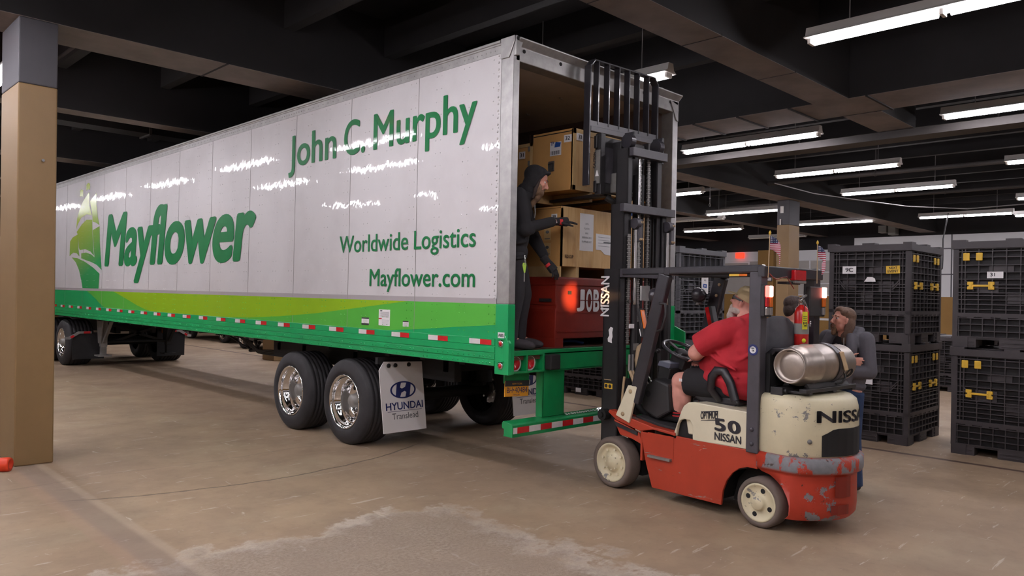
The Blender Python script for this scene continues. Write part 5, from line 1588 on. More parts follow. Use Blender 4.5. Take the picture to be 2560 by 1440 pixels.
# tank cradle
b = MB()
b.box(.10, .86, -1.50, -1.44, 1.045, 1.075); b.box(.10, .86, -1.72, -1.66, 1.045, 1.075)
for x in (.14, .5, .8): b.box(x, x + .05, -1.72, -1.44, 1.03, 1.05)
b.box(.06, .22, -1.55, -1.45, 1.015, 1.075); b.cyl((.09, -1.57, 1.05), (.09, -1.50, 1.05), .018, 10)
b.prism([(-1.46, 1.07), (-1.50, 1.115), (-1.53, 1.08)], lambda p, q, d: (d, p, q), .2, .8); b.prism([(-1.70, 1.07), (-1.66, 1.115), (-1.64, 1.08)], lambda p, q, d: (d, p, q), .2, .8)
b.build('tank_cradle', 'black', FK, bevel=.004)
m = MB()
rs = []
for x in (.545, .60):
    rs.append([(x, -1.585 + .1625 * math.cos(2 * math.pi * k / 40), 1.238 + .1625 * math.sin(2 * math.pi * k / 40)) for k in range(40)])
m.rings(rs, False); m.build('tank_strap', 'frame_grey', FK)
MB().bar((.575, -1.735, 1.34), (.60, -1.765, 1.20), .05, .03).build('strap_latch', 'hose_tan', FK, bevel=.005)

# ---- things carried by the forklift
def FKW(x, y, z):
    return tuple(Matrix.Translation((.83, -.64, 0)) @ Matrix.Rotation(R(-5), 4, 'Z') @ Vector((x, y, z)))
TK = thing('gas_cylinder', 'dented bare metal propane tank strapped across the back of the forklift', 'gas tank', FKW(.09, -1.585, 1.08), R(-5))
rt_ = .155
MB().lathe([(.03, .001), (.028, .06), (.038, .095), (.05, .112), (.0, .118), (-.004, .124), (.0, .131), (.05, .135), (.08, .147), (.12, rt_), (.22, rt_), (.235, rt_ + .006), (.25, rt_), (.42, rt_), (.47, rt_), (.54, rt_ - .004), (.585, rt_ - .018)], (0, 0, .158), (1, 0, 0), 48).build('shell', 'aluminium', TK)
MB().lathe([(.57, .149), (.60, .149), (.605, .144), (.745, .144), (.755, .138), (.745, .134), (.61, .134)], (0, 0, .158), (1, 0, 0), 48).build('collar', 'aluminium', TK)
m = MB()
rs = []
for a in (0,):
    cs = [(.675 + .045 * math.cos(t), -.147 * math.cos(.55 + .30 * math.sin(t)), .158 - .147 * math.sin(.55 + .30 * math.sin(t))) for t in [2 * math.pi * i / 20 for i in range(20)]]
    m.add(cs, [tuple(range(20))])
m.build('hand_hole', 'under', TK)
MB().tube([(.60, -.12, .09), (.56, -.15, .05), (.52, -.14, .02), (.50, -.08, .0)], .008, 8).build('gas_hose', 'cable', TK)
# extinguisher
EX = thing('fire_extinguisher', 'red fire extinguisher with a yellow inspection tag on the forklift right post', 'fire extinguisher', FKW(.575, -1.405, 1.335), R(-5))
MB().lathe([(.0, .02), (.0, .050), (.01, .056), (.30, .056), (.335, .045), (.355, .022), (.37, .018)], (0, 0, 0), (0, 0, 1), 28).build('body', 'ext_red', EX)
MB().lathe([(.125, .0565), (.21, .0567)], (0, 0, 0), (0, 0, 1), 28).build('label_band', 'panel_grey', EX)
m = MB().ell((-.038, -.043, .075), (.016, .012, .018), (0, 0, -.7)); m.build('round_mark', 'tagyellow', EX)
lettering('F', (.015, -.0585, .19), (.022, 0, 0), (0, 0, .04), (0, -1, 0), 'white', EX, .06)
m = MB(); m.cyl((0, 0, .36), (0, 0, .40), .022, 12); m.bar((-.035, -.01, .41), (.10, -.01, .455), .02, .012); m.bar((.0, -.01, .40), (.07, -.015, .31), .018, .014); m.ell((-.03, -.01, .395), (.02, .012, .02)); m.build('handle', 'mirror_steel', EX)
t = MB().box(-.098, -.022, -.064, -.060, .165, .305).build('inspection_tag', 'tagyellow', EX, bevel=.003)
m = MB()
for z in (.265, .25, .235): m.box(-.09, -.035, -.0652, -.0642, z, z + .004)
m.box(-.07, -.055, -.0652, -.0642, .21, .222); m.box(-.088, -.078, -.0652, -.0642, .205, .225); m.box(-.045, -.035, -.0652, -.0642, .205, .225)
m.build('print', 'ink', t)
lettering('2015', (-.082, -.0655, .190), (.044, 0, 0), (0, 0, .011), (0, -1, 0), 'ink', t, .05)
MB().tube([(-.06, -.06, .30), (-.045, -.05, .34), (-.02, -.02, .39)], .003, 6).build('tag_tie', 'cable', t)
# flags
def flag(lb, loc, rz, lean, droop):
    t = thing('small_flag', lb, 'flag', loc, rz)
    top = Vector((math.sin(lean) * .0, math.sin(lean) * .26, math.cos(lean) * .26))
    MB().cyl((0, 0, -.06), top, .004, 8).build('stick', 'hose_tan', t)
    MB().lathe([(0, .004), (.008, .009), (.02, .009), (.035, .001)], top, top.normalized(), 10).build('finial', 'yellow', t)
    # cloth in its own frame: x along the fly, z up the hoist
    W2, H2, n = .15, .10, 12
    vs = []
    for i in range(n + 1):
        for j in range(5):
            f = i / n; x = W2 * f; z = H2 * j / 4
            vs.append((x * math.cos(droop * f), .014 * math.sin(f * 7) * f, z - x * math.sin(droop * f)))
    # second row duplicated for thickness
    m2 = MB(); k = len(vs)
    fs = [(i * 5 + j, (i + 1) * 5 + j, (i + 1) * 5 + j + 1, i * 5 + j + 1) for i in range(n) for j in range(4)]
    m2.add(vs, fs, True)
    o = m2.build('cloth', 'flag', t)
    sol = o.modifiers.new('thick', 'SOLIDIFY'); sol.thickness = .0015
    o.location = top * .58
    o.rotation_euler = (-lean, 0, 0)
    return t
flag('small stars and stripes flag on the left rear corner of the forklift guard', FKW(.045, -1.425, 1.96), R(-40), R(-4), .95)
flag('small stars and stripes flag hanging limp at the right rear corner of the guard', FKW(.76, -1.43, 1.93), R(-45), R(0), 1.3)
# ================================================================== PEOPLE
def V3(*a): return Vector(a)
def head_shape(mb, M, neck_to=None, fat=1.0, neck_r=.056):
    def e(c, r, rot=(0, 0, 0)):
        b = MB().ell(c, r, rot, 16, 10); mb._m(b, M)
    e((0, -.014, .036), (.074, .094, .080)); e((0, .022, -.030), (.061 * fat, .066, .076))
    e((0, .058, -.088), (.030 * fat, .026, .022)); e((0, .02, -.075), (.050 * fat, .05, .035))
    for s in (-1, 1):
        e((s * .040, .062, -.018), (.024 * fat, .022, .024)); e((s * .045 * fat, .018, -.062), (.02, .04, .03))
        e((s * .078, -.004, -.010), (.008, .020, .032), (0, 0, s * -.35)); e((s * .074, .002, -.03), (.008, .012, .014))
        e((s * .028, .078, .026), (.026, .013, .009)); e((s * .012, .100, -.037), (.009, .011, .008))
    b = MB().tube([(0, .080, .016), (0, .096, -.012), (0, .108, -.032)], [.010, .0105, .013], 10); mb._m(b, M); e((0, .106, -.035), (.013, .012, .011))
    e((0, .080, -.061), (.023, .012, .006)); e((0, .078, -.071), (.020, .012, .008))
    if neck_to is not None:
        a = M @ V3(0, -.02, -.05)
        mb.tube([a, (a + Vector(neck_to)) / 2, neck_to], [neck_r, neck_r * .98, neck_r * 1.12], 16)
def head_bits(par, M, brow='hair_brown', glasses=False):
    for s in (-1, 1):
        b = MB(); b._m(MB().ell((s * .030, .0685, .006), .0125, seg=12, nr=8), M)
        ey = b.build('eye', 'eye', par)
        b = MB(); b._m(MB().ell((s * .030, .0792, .006), (.0062, .0028, .0062), seg=10, nr=6), M); b.build('iris', 'iris', ey)
        b = MB(); b._m(MB().tube([(s * .012, .090, .026), (s * .030, .089, .031), (s * .050, .076, .026)], [.004, .005, .003], 8), M); b.build('eyebrow', brow, par)
        for dz, r in ((.0135, .0035), (-.0075, .003)):
            pass
    b = MB(); b._m(MB().tube([(-.022, .086, -.066), (0, .0925, -.0655), (.022, .086, -.066)], [.0012, .0022, .0012], 6), M); b.build('mouth_line', 'hair_dark', par)
def hand(mb, wrist, f, n, sc=1.0, curl=(.35, .35, .4, .45), spread=.12, thumb_side=1, thumb_out=.75):
    """f finger direction, n back-of-hand normal, thumb on side thumb_side * (f x n)"""
    f = Vector(f).normalized(); n = Vector(n); n = (n - f * n.dot(f)).normalized(); s = f.cross(n) * thumb_side
    w_ = Vector(wrist)
    mb.tube([w_ - f * .02 * sc, w_ + f * .03 * sc, w_ + f * .088 * sc], [.027 * sc, .036 * sc, .038 * sc], 12, flat=(.55, 1.15) if False else None)
    L = (.074, .082, .076, .058); off = (.030, .010, -.010, -.029)
    for i in range(4):
        k = w_ + f * (.086 - .004 * abs(i - 1)) * sc + s * off[i] * sc
        d = (f + s * spread * (off[i] / .03)).normalized()
        c = curl[i]; p = [k - d * .02 * sc, k]
        a = c * .7
        for seg_, q in ((.45, 1), (.32, 1.15), (.23, .9)):
            dd = d * math.cos(a) - n * math.sin(a)
            p.append(p[-1] + dd * L[i] * seg_ * sc); a += c * q
        mb.tube(p, [.0095 * sc, .0098 * sc, .0088 * sc, .0080 * sc, .0064 * sc], 8)
        mb.ell(p[-1], .0066 * sc, seg=8, nr=6)
    t0 = w_ + f * .022 * sc + s * .026 * sc
    d = (f * .75 + s * thumb_out - n * .25).normalized()
    p1 = t0 + d * .042 * sc; p2 = p1 + (d * .8 + f * .35).normalized() * .034 * sc; p3 = p2 + (f * .8 + d * .4 - n * .2).normalized() * .026 * sc
    mb.tube([t0 - d * .01, t0, p1, p2, p3], [.014 * sc, .0145 * sc, .0115 * sc, .0098 * sc, .007 * sc], 8); mb.ell(p3, .0072 * sc, seg=8, nr=6)
def palm_flat(mb, wrist, f, n, sc=1.0):
    f = Vector(f).normalized(); n = Vector(n); n = (n - f * n.dot(f)).normalized()
    mb.tube([Vector(wrist), Vector(wrist) + f * .05 * sc, Vector(wrist) + f * .092 * sc], [.03 * sc, .04 * sc, .041 * sc], 12, upv=n, flat=(.42, 1.0))
def joint_tube(mb, pts, rad, seg=14, flat=None):
    mb.tube(pts, rad, seg, flat=flat)
    for p, r in zip(pts, rad): mb.ell(p, r, seg=12, nr=8)
def HM(c, yaw=0, pitch=0, roll=0, sc=1.0):
    return Matrix.Translation(c) @ Matrix.Rotation(yaw, 4, 'Z') @ Matrix.Rotation(pitch, 4, 'X') @ Matrix.Rotation(roll, 4, 'Y') @ Matrix.Scale(sc, 4)
def shoe(mb, heel, toe, h=.085, w_=.045):
    a, b = Vector(heel), Vector(toe); d = (b - a).normalized(); L = (b - a).length; z = V3(0, 0, 1)
    mb.tube([a - d * .0 + z * .045, a + d * L * .35 + z * .05, a + d * L * .7 + z * .036, b - d * .02 + z * .03], [.046, .048, .046, .034], 12)
    mb.ell(b - d * .03 + z * .03, (.04, .04, .03)); mb.ell(a + z * .04, (.042, .042, .042)); mb.tube([a + d * .02 + z * .05, a + d * .025 + z * .11], [.047, .05], 12)

# ---------------------------------------------------------------- forklift driver
PO = Vector((.45, -1.0, .60))
DR = thing('person', 'heavy man in a red T-shirt and black shorts driving the forklift, cap on, looking up', 'person', FKW(*PO), R(-5))
def L(x, y, z): return V3(x, y, z) - PO
M = HM(L(.455, -.955, 1.705), R(14), R(24), 0, 1.0)
b = MB()
head_shape(b, M, L(.45, -1.03, 1.54), 1.2, .074)
b.ell(L(.45, -.99, 1.58), (.09, .085, .07)); b.ell(L(.45, -.97, 1.36), (.24, .17, .2)); b.ell(L(.45, -.98, 1.1), (.22, .2, .16))
for s in (-1, 1):
    hipx = .45 + s * .14; kx = .45 + s * .19
    joint_tube(b, [L(hipx, -.95, 1.03), L(kx, -.70, 1.015), L(kx, -.475, 1.0)], [.12, .105, .088])
    b.ell(L(kx, -.452, 1.005), (.076, .068, .078)); b.ell(L(kx, -.51, .93), (.07, .065, .08))
    joint_tube(b, [L(kx, -.46, .985), L(kx, -.465, .88), L(kx, -.452, .80), L(kx, -.44, .715)], [.078, .083, .068, .045])
    b.ell(L(kx, -.505, .875), (.062, .06, .09))
# arms: upper arm in sleeve, forearm to the wheel rim
for s, el, wr in ((-1, (.112, -.725, 1.275), (.36, -.57, 1.20)), (1, (.80, -.70, 1.285), (.60, -.475, 1.225))):
    joint_tube(b, [L(.45 + s * .27, -.94, 1.46), L(*el)], [.088, .066])
    mid = [(p + q) / 2 for p, q in zip(el, wr)]
    joint_tube(b, [L(*el), L(*mid), L(*wr)], [.066, .058, .036])
    f = Vector(wr) - Vector(el)
    hand(b, L(*wr), f + V3(0, .1, .02), V3(0, -.1, 1), 1.0, (.9, .95, 1.0, 1.0), .1, s)
body = b.build('body', 'skin_pink', DR, remesh=.007, smooth_it=3)
head_bits(DR, M, 'beard_grey')
# T-shirt
b = MB()
b.ell(L(.45, -1.0, 1.42), (.30, .245, .17)); b.ell(L(.45, -.965, 1.24), (.325, .315, .24)); b.ell(L(.45, -.87, 1.19), (.30, .30, .19)); b.ell(L(.45, -1.03, 1.06), (.32, .265, .15)); b.ell(L(.45, -1.08, 1.32), (.29, .19, .24))
b.ell(L(.45, -1.02, 1.53), (.19, .15, .07)); b.tube([L(.45, -1.03, 1.54), L(.45, -1.005, 1.6)], [.125, .095], 16)
for s, el in ((-1, (.11, -.755, 1.335)), (1, (.79, -.755, 1.335))):
    joint_tube(b, [L(.45 + s * .19, -1.0, 1.49), L(.45 + s * .29, -.93, 1.44)], [.10, .112])
    b.tube([L(.45 + s * .29, -.93, 1.44), L(*el)], [.112, .103], 16)
b.ell(L(.45, -.99, 1.06), (.335, .275, .15)); b.ell(L(.45, -.84, 1.07), (.315, .20, .12)); b.ell(L(.45, -1.04, .99), (.325, .21, .10))
# fabric folds
for (p, q, r) in (((.125, -.80, 1.30), (.14, -1.1, 1.16), .016), ((.125, -.85, 1.16), (.15, -1.12, 1.10), .014), ((.15, -.86, 1.38), (.135, -1.0, 1.22), .015), ((.2, -1.2, 1.3), (.16, -1.0, 1.2), .014)):
    b.tube([L(*p), (L(*p) + L(*q)) / 2 + V3(-.012, 0, -.01), L(*q)], [r * .6, r, r * .6], 8)
b.build('tshirt', 'cloth_red', DR, remesh=.011, smooth_it=3)
# shorts
b = MB()
b.ell(L(.45, -1.0, 1.0), (.29, .22, .13))
for s in (-1, 1):
    b.tube([L(.45 + s * .14, -1.0, 1.02), L(.45 + s * .18, -.72, 1.01), L(.45 + s * .19, -.545, 1.01)], [.145, .13, .118], 18)
b.build('shorts', 'cloth_black', DR, remesh=.01, smooth_it=2)
m = MB()
for dy in (0, .018): m.box(-.2055 - .12, -.203 - .12, .445 - dy - .006, .445 - dy + .006, .42, .445)
m.build('shorts_logo', 'white', DR)
for s in (-1, 1):
    kx = .45 + s * .19
    b = MB(); b.tube([L(kx, -.44, .69), L(kx, -.44, .755)], [.052, .056], 16); sk = b.build('sock', 'cloth_black', DR)
    b = MB(); b.tube([L(kx, -.44, .725), L(kx, -.44, .737)], [.0565, .057], 16); b.tube([L(kx, -.44, .70), L(kx, -.44, .71)], [.0545, .055], 16); b.build('sock_stripe', 'glove_red', sk)
    b = MB(); shoe(b, L(kx, -.47, .642), L(kx - .01, -.16, .642)); b.build('shoe', 'cloth_black', DR, remesh=.009, smooth_it=2)
    b = MB()
    for i in range(4): b.tube([L(kx - .03, -.33 + .03 * i, .735 - .012 * i), L(kx, -.325 + .03 * i, .745 - .013 * i), L(kx + .03, -.33 + .03 * i, .735 - .012 * i)], .004, 6)
    b.build('lace', 'frame_grey', DR)
# tattoos as inked patches on the forearm and calf
b = MB(); b.tube([L(.135, -.71, 1.268), L(.20, -.67, 1.248)], [.0645, .0615], 18, cap=False); b.build('forearm_tattoo', 'tattoo', DR)
# beard, cap, spectacles, earring
b = MB()
for c, r in (((0, .048, -.102), (.062, .048, .040)), ((0, .052, -.145), (.054, .042, .050)), ((0, .045, -.19), (.042, .034, .05)), ((.060, .012, -.085), (.022, .05, .030)), ((-.060, .012, -.085), (.022, .05, .030)), ((.03, .076, -.075), (.012, .016, .026)), ((-.03, .076, -.075), (.012, .016, .026))):
    b._m(MB().ell(c, r, seg=12, nr=8), M)
b.build('beard', 'beard_grey', DR, remesh=.008, smooth_it=1)
b = MB(); b._m(MB().lathe([(-.02, .099), (.02, .100), (.05, .094), (.075, .075), (.09, .04), (.094, .001)], (0, -.012, .045), (0, -.12, 1), 24), M)
cp = b.build('cap', 'cap', DR)
b = MB()
rs = []
for i in range(9):
    a = math.pi * (i / 8)
    rs.append((.085 * math.cos(a), .055 + .11 * math.sin(a) * (1 if True else 0), .040 - .02 * math.sin(a) * .8 + .012 * abs(math.cos(a)) * 0))
pts = rs + [(p[0] * .95, p[1] - .02 if p[1] > .08 else p[1], p[2] + .012) for p in rs]
b._m(MB().rings([rs, [(p[0], p[1], p[2] + .007) for p in rs]], False).add(rs, [tuple(range(9))]).add([(p[0], p[1], p[2] + .007) for p in rs], [tuple(range(9))]), M)
b.build('brim', 'cap', cp)
b = MB()
for s in (-1, 1):
    b._m(MB().obox((s * .034, .094, .006), (.027, .004, .017), (0, 0, s * -.25)).bar((s * .064, .085, .012), (s * .082, -.01, .01), .006, .014), M)
b.build('spectacles', 'glass_dark', DR)

# ---------------------------------------------------------------- worker in the trailer (local: +y towards the crates, +x towards the camera)
WK = thing('person', 'bearded man in a black hooded sweatshirt and work gloves standing in the trailer doorway', 'person', (.29, .21, ZD), R(-135))
M = HM(V3(-.01, .210, 1.560), R(-6), R(-20), 0, 1.0)
b = MB()
head_shape(b, M, V3(0, .075, 1.40), 1.0, .056)
b.ell((0, .02, 1.2), (.15, .10, .25)); b.ell((0, -.0, .93), (.14, .10, .12))
for s, kn, an in ((1, (.09, .03, .50), (.10, -.02, .10)), (-1, (-.10, .10, .50), (-.11, .06, .10))):
    joint_tube(b, [V3(s * .09, 0, .9), V3(*kn), V3(*an)], [.085, .058, .042])
    joint_tube(b, [V3(*an), V3(an[0], an[1] + .12, .05)], [.04, .03])
ra = [V3(.19, .03, 1.40), V3(.165, .10, 1.10), V3(-.07, .38, 1.195)]
la = [V3(-.18, .06, 1.40), V3(-.20, .16, 1.09), V3(-.10, .30, .84)]
joint_tube(b, ra, [.06, .05, .032]); joint_tube(b, la, [.06, .05, .032])
b.build('body', 'skin', WK, remesh=.007, smooth_it=2)
head_bits(WK, M, 'hair_dark')
b = MB()
b.ell((0, .03, 1.27), (.195, .135, .20)); b.ell((0, .0, 1.05), (.19, .145, .20)); b.ell((0, -.005, .90), (.185, .14, .10)); b.ell((0, .045, 1.40), (.17, .10, .07))
b.ell((0, .085, 1.43), (.10, .105, .075))
joint_tube(b, [V3(.17, .03, 1.39), V3(.17, .10, 1.10), V3(-.035, .345, 1.185)], [.088, .078, .050])
joint_tube(b, [V3(-.17, .06, 1.39), V3(-.205, .16, 1.09), V3(-.115, .285, .875)], [.088, .074, .046])
for z, r in ((1.0, .02), (1.12, .016), (.86, .022)): b.tube([V3(.17, -.07, z), V3(.19, .03, z - .03), V3(.13, .12, z - .01)], r, 8)
b.tube([V3(.20, .08, 1.2), V3(.20, .11, 1.12), V3(.17, .18, 1.06)], .02, 8)
b.build('sweatshirt', 'cloth_black', WK, remesh=.010, smooth_it=3)
# hood: shell around the head, open at the face
def hoodpt(c, r, rot=(0, 0, 0)):
    b._m(MB().ell(c, r, rot, 18, 12), M)
b = MB()
hoodpt((0, -.045, .045), (.100, .105, .096)); hoodpt((0, -.045, -.04), (.098, .085, .10)); hoodpt((0, -.06, -.12), (.115, .095, .075)); hoodpt((0, -.015, .092), (.084, .082, .045))
for s in (-1, 1): hoodpt((s * .078, -.035, -.02), (.022, .042, .10)); hoodpt((s * .072, -.015, .06), (.028, .042, .05))
b._m(MB().tube([(-.086, -.012, -.07), (-.086, .008, .02), (-.062, .050, .088), (0, .078, .106), (.062, .050, .088), (.086, .008, .02), (.086, -.012, -.07)], .017, 10), M)
b.ell((0, -.04, 1.43), (.13, .09, .06))
b.build('hood', 'cloth_black', WK, remesh=.008, smooth_it=3)
b = MB(); b.tube([V3(.05, .185, 1.33), V3(.052, .19, 1.26), V3(.05, .185, 1.21)], .005, 6); b.build('drawstring', 'panel_grey', WK)
b = MB()
for c, r in (((0, .064, -.095), (.052, .036, .036)), ((0, .052, -.14), (.050, .034, .05)), ((0, .03, -.20), (.04, .03, .06)), ((.052, .028, -.075), (.022, .045, .06)), ((-.052, .028, -.075), (.022, .045, .06)), ((0, .088, -.053), (.03, .012, .008))):
    b._m(MB().ell(c, r, seg=12, nr=8), M)
b.build('beard', 'beard', WK, remesh=.008, smooth_it=1)
b = MB()
for s in (-1, 1): b._m(MB().tube([(s * .066, .018, .03), (s * .070, .014, -.03), (s * .068, .016, -.10), (s * .055, .02, -.17)], [.012, .018, .020, .012], 8), M)
b.build('hair', 'hair_dark', WK)
b = MB()
b.ell((0, -.005, .90), (.165, .125, .12))
for s, kn, an in ((1, (.095, .03, .50), (.10, -.02, .06)), (-1, (-.10, .10, .50), (-.11, .06, .06))):
    b.tube([V3(s * .085, 0, .88), V3((s * .085 + kn[0]) / 2, kn[1] / 2, .7), V3(*kn), V3((kn[0] + an[0]) / 2, (kn[1] + an[1]) / 2 - .01, .28), V3(*an)], [.105, .098, .080, .072, .07], 16)
b.build('trousers', 'cloth_trouser', WK, remesh=.011, smooth_it=2)
for s, an in ((1, (.10, -.04)), (-1, (-.11, .04))):
    b = MB(); shoe(b, V3(an[0], an[1] - .02, .008), V3(an[0], an[1] + .25, .008)); b.build('shoe', 'shoe', WK, remesh=.009, smooth_it=2)
for nm, wr, f, n, cu, ts in (('glove', V3(-.085, .40, 1.195), V3(-.32, .95, .03), V3(.25, 0, 1), (.12, .12, .14, .18), 1), ('glove', V3(-.098, .315, .815), V3(.0, .62, -.75), V3(.5, .6, .5), (.25, .3, .35, .45), 1)):
    b = MB(); hand(b, wr, f, n, 1.2, cu, .14, ts if wr.z > 1 else -1, .7); palm_flat(b, wr, f, n, 1.2)
    f_ = f.normalized(); b.tube([wr - f_ * .06, wr + f_ * .01], [.042, .038], 14)
    g = b.build(nm, 'glove', WK, remesh=.006, smooth_it=1)
    b = MB(); b.tube([wr + f_ * .015, wr + f_ * .042], [.050, .0535], 14, upv=n, flat=(.68, 1.0)); b.build('wrist_band', 'glove_red', g)
    if wr.z > 1:
        b = MB()
        for k in (-.02, .005): b.ell(wr - f_ * .035 + V3(.037, 0, -.01) + f_ * (k + .02), (.009, .011, .008), seg=8, nr=6)
        b.build('glove_badge', 'white', g)
b = MB(); b.tube([V3(.165, .10, .86), V3(.17, .105, .80), V3(.17, .105, .77)], .006, 6); k = b.build('key_clip', 'mirror_steel', WK)
b = MB(); b.prism([(.10 - .014, .79), (.10 + .014, .79), (.10 + .018, .77), (.10 + .008, .70), (.10 - .004, .70), (.10 - .018, .77)], lambda p, q, d: (.165 + d, p, q), 0, .01); b.build('clip_tag', 'lime_clip', k)
b = MB(); b.tube([V3(.17, .10, .70), V3(.172, .10, .62)], .004, 6); b.build('strap_end', 'wall_light', k)

# ---------------------------------------------------------------- long-haired man, arms crossed
MA = thing('person', 'long-haired bearded man in a grey zip hoodie with crossed arms, behind the gas tank', 'person', (2.45, -1.97, 0), R(80))
M = HM(V3(.0, .035, 1.555), R(-28), R(10), 0, 1.0)
b = MB()
head_shape(b, M, V3(0, -.01, 1.38), .98, .056)
b.ell((0, 0, 1.2), (.15, .09, .24)); b.ell((0, 0, .93), (.14, .1, .12))
for s in (-1, 1): joint_tube(b, [V3(s * .09, 0, .92), V3(s * .10, .02, .5), V3(s * .11, -.02, .09)], [.08, .055, .04]); joint_tube(b, [V3(s * .11, -.02, .08), V3(s * .12, .12, .045)], [.04, .03])
hand(b, V3(-.135, .185, 1.19), V3(-.9, -.25, .1), V3(-.2, 1, .2), .95, (.4, .45, .5, .5), .08, -1)
hand(b, V3(.06, .10, 1.12), V3(.9, -.3, .12), V3(.2, 1, .2), .95, (.5, .55, .6, .6), .08, 1)
b.build('body', 'skin', MA, remesh=.007, smooth_it=2)
head_bits(MA, M, 'beard')
b = MB()
b.ell((0, -.01, 1.24), (.185, .115, .20)); b.ell((0, 0, 1.08), (.175, .13, .12)); b.ell((0, -.01, 1.36), (.15, .085, .06))
b.build('tshirt', 'cloth_black', MA, remesh=.01, smooth_it=2)
m = MB()
random.seed(3)
def chest(x, z): 
    return V3(x, .128 + .0 - .35 * x * x * 2 + (.0 if z < 1.3 else -(z - 1.3) * .25), z)
for k in range(9):
    a = 2 * math.pi * k / 9; r = .045
    cx, cz = .0 + r * math.cos(a), 1.275 + r * 1.25 * math.sin(a)
    m.tube([chest(cx + .014 * math.cos(t), cz + .014 * math.sin(t)) for t in [i * math.pi / 4 for i in range(8)]], .0032, 6)
m.tube([chest(.022 * math.cos(t), 1.275 + .03 * math.sin(t)) for t in [i * math.pi / 5 for i in range(11)]], .0036, 6)
for k in range(5): m.tube([chest(-.05 + .02 * k, 1.19 + .006 * (k % 2)), chest(-.04 + .02 * k, 1.215)], .003, 6)
m.build('shirt_print', 'panel_grey', MA)
b = MB()
# hoodie: two open fronts, sleeves, hood behind the neck
b.ell((0, -.045, 1.24), (.215, .115, .22)); b.ell((0, -.02, 1.04), (.20, .125, .14)); b.ell((0, -.02, .96), (.195, .135, .08))
for s in (-1, 1):
    b.tube([V3(s * .10, .05, 1.43), V3(s * .135, .105, 1.30), V3(s * .125, .13, 1.12), V3(s * .08, .135, .95)], [.045, .05, .055, .055], 12)
    joint_tube(b, [V3(s * .19, -.03, 1.385), V3(s * .245, .0, 1.10)], [.078, .068])
joint_tube(b, [V3(.245, .0, 1.10), V3(.08, .18, 1.145), V3(-.10, .19, 1.18)], [.068, .058, .048])
joint_tube(b, [V3(-.245, .0, 1.10), V3(-.08, .165, 1.10), V3(.10, .145, 1.12)], [.068, .056, .048])
b.ell((0, -.10, 1.42), (.135, .08, .06)); b.tube([V3(-.13, .0, 1.41), V3(-.11, -.1, 1.47), V3(0, -.14, 1.475), V3(.11, -.1, 1.47), V3(.13, 0, 1.41), V3(.10, .06, 1.38)], .030, 10)
b.tube([V3(.2, -.1, 1.2), V3(.24, .04, 1.17), V3(.16, .12, 1.20)], .02, 8)
b.build('hoodie', 'hoodie', MA, remesh=.010, smooth_it=2)
b = MB(); b.tube([V3(-.07, .125, 1.40), V3(-.092, .158, 1.28), V3(-.085, .185, 1.10), V3(-.05, .186, .95)], .0045, 6); b.build('zip', 'panel_grey', MA)
b = MB()
b.ell((0, 0, .90), (.165, .12, .12))
for s in (-1, 1): b.tube([V3(s * .085, 0, .9), V3(s * .10, .02, .5), V3(s * .11, -.02, .05)], [.105, .08, .072], 16)
b.build('jeans', 'jeans', MA, remesh=.012, smooth_it=2)
for s in (-1, 1):
    b = MB(); shoe(b, V3(s * .11, -.05, .008), V3(s * .13, .20, .008)); b.build('shoe', 'shoe', MA, remesh=.01, smooth_it=1)
b = MB()
for c, r in (((0, -.028, .048), (.082, .092, .082)), ((0, -.055, -.03), (.084, .062, .10)), ((0, -.05, -.12), (.085, .05, .08)), ((.076, -.03, -.07), (.020, .045, .10)), ((-.076, -.03, -.07), (.020, .045, .10)), ((.06, -.03, -.16), (.035, .04, .06)), ((-.06, -.03, -.16), (.035, .04, .06)), ((0, .03, .095), (.062, .05, .03)), ((.055, .02, .07), (.03, .045, .035)), ((-.055, .02, .07), (.03, .045, .035))):
    b._m(MB().ell(c, r, seg=14, nr=10), M)
b.build('hair', 'hair_brown', MA, remesh=.008, smooth_it=1)
b = MB()
for c, r in (((0, .064, -.094), (.034, .026, .028)), ((0, .066, -.122), (.025, .022, .030)), ((0, .091, -.052), (.026, .009, .006)), ((.028, .082, -.07), (.007, .012, .022)), ((-.028, .082, -.07), (.007, .012, .022))):
    b._m(MB().ell(c, r, seg=12, nr=8), M)
b.build('beard', 'beard', MA, remesh=.006, smooth_it=1)

# ---------------------------------------------------------------- dark-haired man in an olive jacket
MD = thing('person', 'dark-haired man in an olive jacket and charcoal T-shirt standing behind the fire extinguisher', 'person', (2.68, -1.36, 0), R(-172))
M = HM(V3(-.02, .02, 1.655), R(38), R(-3), 0, 1.0)
b = MB()
head_shape(b, M, V3(0, -.01, 1.47), 1.1, .062)
b.ell((0, 0, 1.3), (.16, .11, .25)); b.ell((0, 0, 1.0), (.15, .11, .14)); b.ell((0, 0, 1.47), (.10, .07, .05))
for s in (-1, 1):
    joint_tube(b, [V3(s * .10, 0, .98), V3(s * .11, .02, .53), V3(s * .12, -.02, .09)], [.085, .058, .042]); joint_tube(b, [V3(s * .12, -.02, .08), V3(s * .13, .12, .045)], [.04, .03])
    joint_tube(b, [V3(s * .2, -.02, 1.42), V3(s * .26, -.02, 1.12), V3(s * .25, .06, .88)], [.06, .05, .034])
    hand(b, V3(s * .25, .07, .86), V3(0, .15, -1), V3(s, 0, 0), 1.0, (.35, .4, .45, .5), .08, s)
b.build('body', 'skin', MD, remesh=.007, smooth_it=2)
head_bits(MD, M, 'hair_dark')
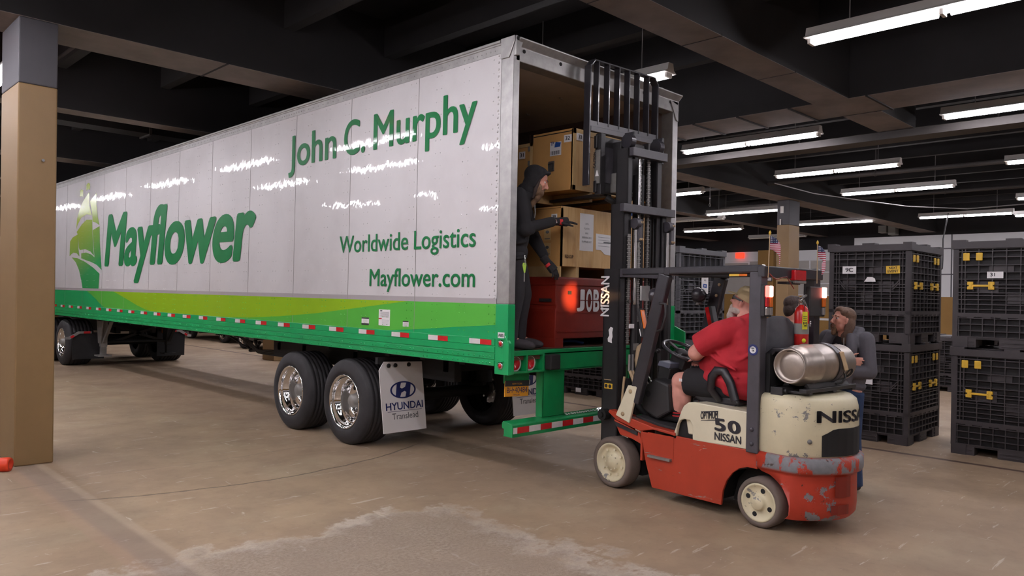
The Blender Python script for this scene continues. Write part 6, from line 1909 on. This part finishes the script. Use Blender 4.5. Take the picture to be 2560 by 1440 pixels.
b = MB(); b.ell((0, .01, 1.28), (.19, .14, .21)); b.ell((0, .02, 1.08), (.19, .15, .18)); b.ell((0, -.0, 1.43), (.165, .095, .05)); b.build('tshirt', 'cloth_char', MD, remesh=.01, smooth_it=2)
b = MB()
b.ell((0, -.06, 1.28), (.225, .11, .22)); b.ell((0, -.05, 1.02), (.22, .13, .20))
for s in (-1, 1):
    b.tube([V3(s * .10, .0, 1.50), V3(s * .165, .08, 1.38), V3(s * .19, .11, 1.15), V3(s * .17, .12, .90)], [.045, .055, .06, .06], 12)
    joint_tube(b, [V3(s * .205, -.02, 1.42), V3(s * .265, -.02, 1.12), V3(s * .25, .06, .90)], [.085, .07, .055])
b.tube([V3(-.12, .02, 1.49), V3(-.09, -.07, 1.53), V3(0, -.1, 1.54), V3(.09, -.07, 1.53), V3(.12, .02, 1.49)], .032, 10)
b.build('jacket', 'olive', MD, remesh=.011, smooth_it=2)
b = MB(); b.ell((0, 0, .97), (.175, .13, .12))
for s in (-1, 1): b.tube([V3(s * .09, 0, .95), V3(s * .11, .02, .52), V3(s * .12, -.02, .05)], [.11, .085, .075], 16)
b.build('trousers', 'cloth_trouser', MD, remesh=.012, smooth_it=2)
for s in (-1, 1):
    b = MB(); shoe(b, V3(s * .12, -.05, .008), V3(s * .14, .20, .008)); b.build('shoe', 'shoe', MD, remesh=.01, smooth_it=1)
b = MB()
for c, r in (((0, -.032, .046), (.081, .086, .078)), ((0, -.06, -.02), (.08, .052, .08)), ((.072, -.02, .0), (.014, .035, .045)), ((-.072, -.02, .0), (.014, .035, .045)), ((0, .0, .10), (.055, .05, .022))):
    b._m(MB().ell(c, r, seg=14, nr=10), M)
b.build('hair', 'hair_dark', MD, remesh=.007, smooth_it=1)

# lamp beam of the forklift's left working lamp
sp = bpy.data.lights.new('lamp_beam', 'SPOT')
sp.energy = 170; sp.color = (1.0, .55, .22); sp.spot_size = R(22); sp.spot_blend = 1.0; sp.shadow_soft_size = .03
so = bpy.data.objects.new('lamp_beam', sp); COL.objects.link(so); so.parent = FK
so.location = (.02, -.15, 1.745)
tg = Vector((.080, .73, 1.72)) - so.location
so.rotation_euler = tg.to_track_quat('-Z', 'Y').to_euler()
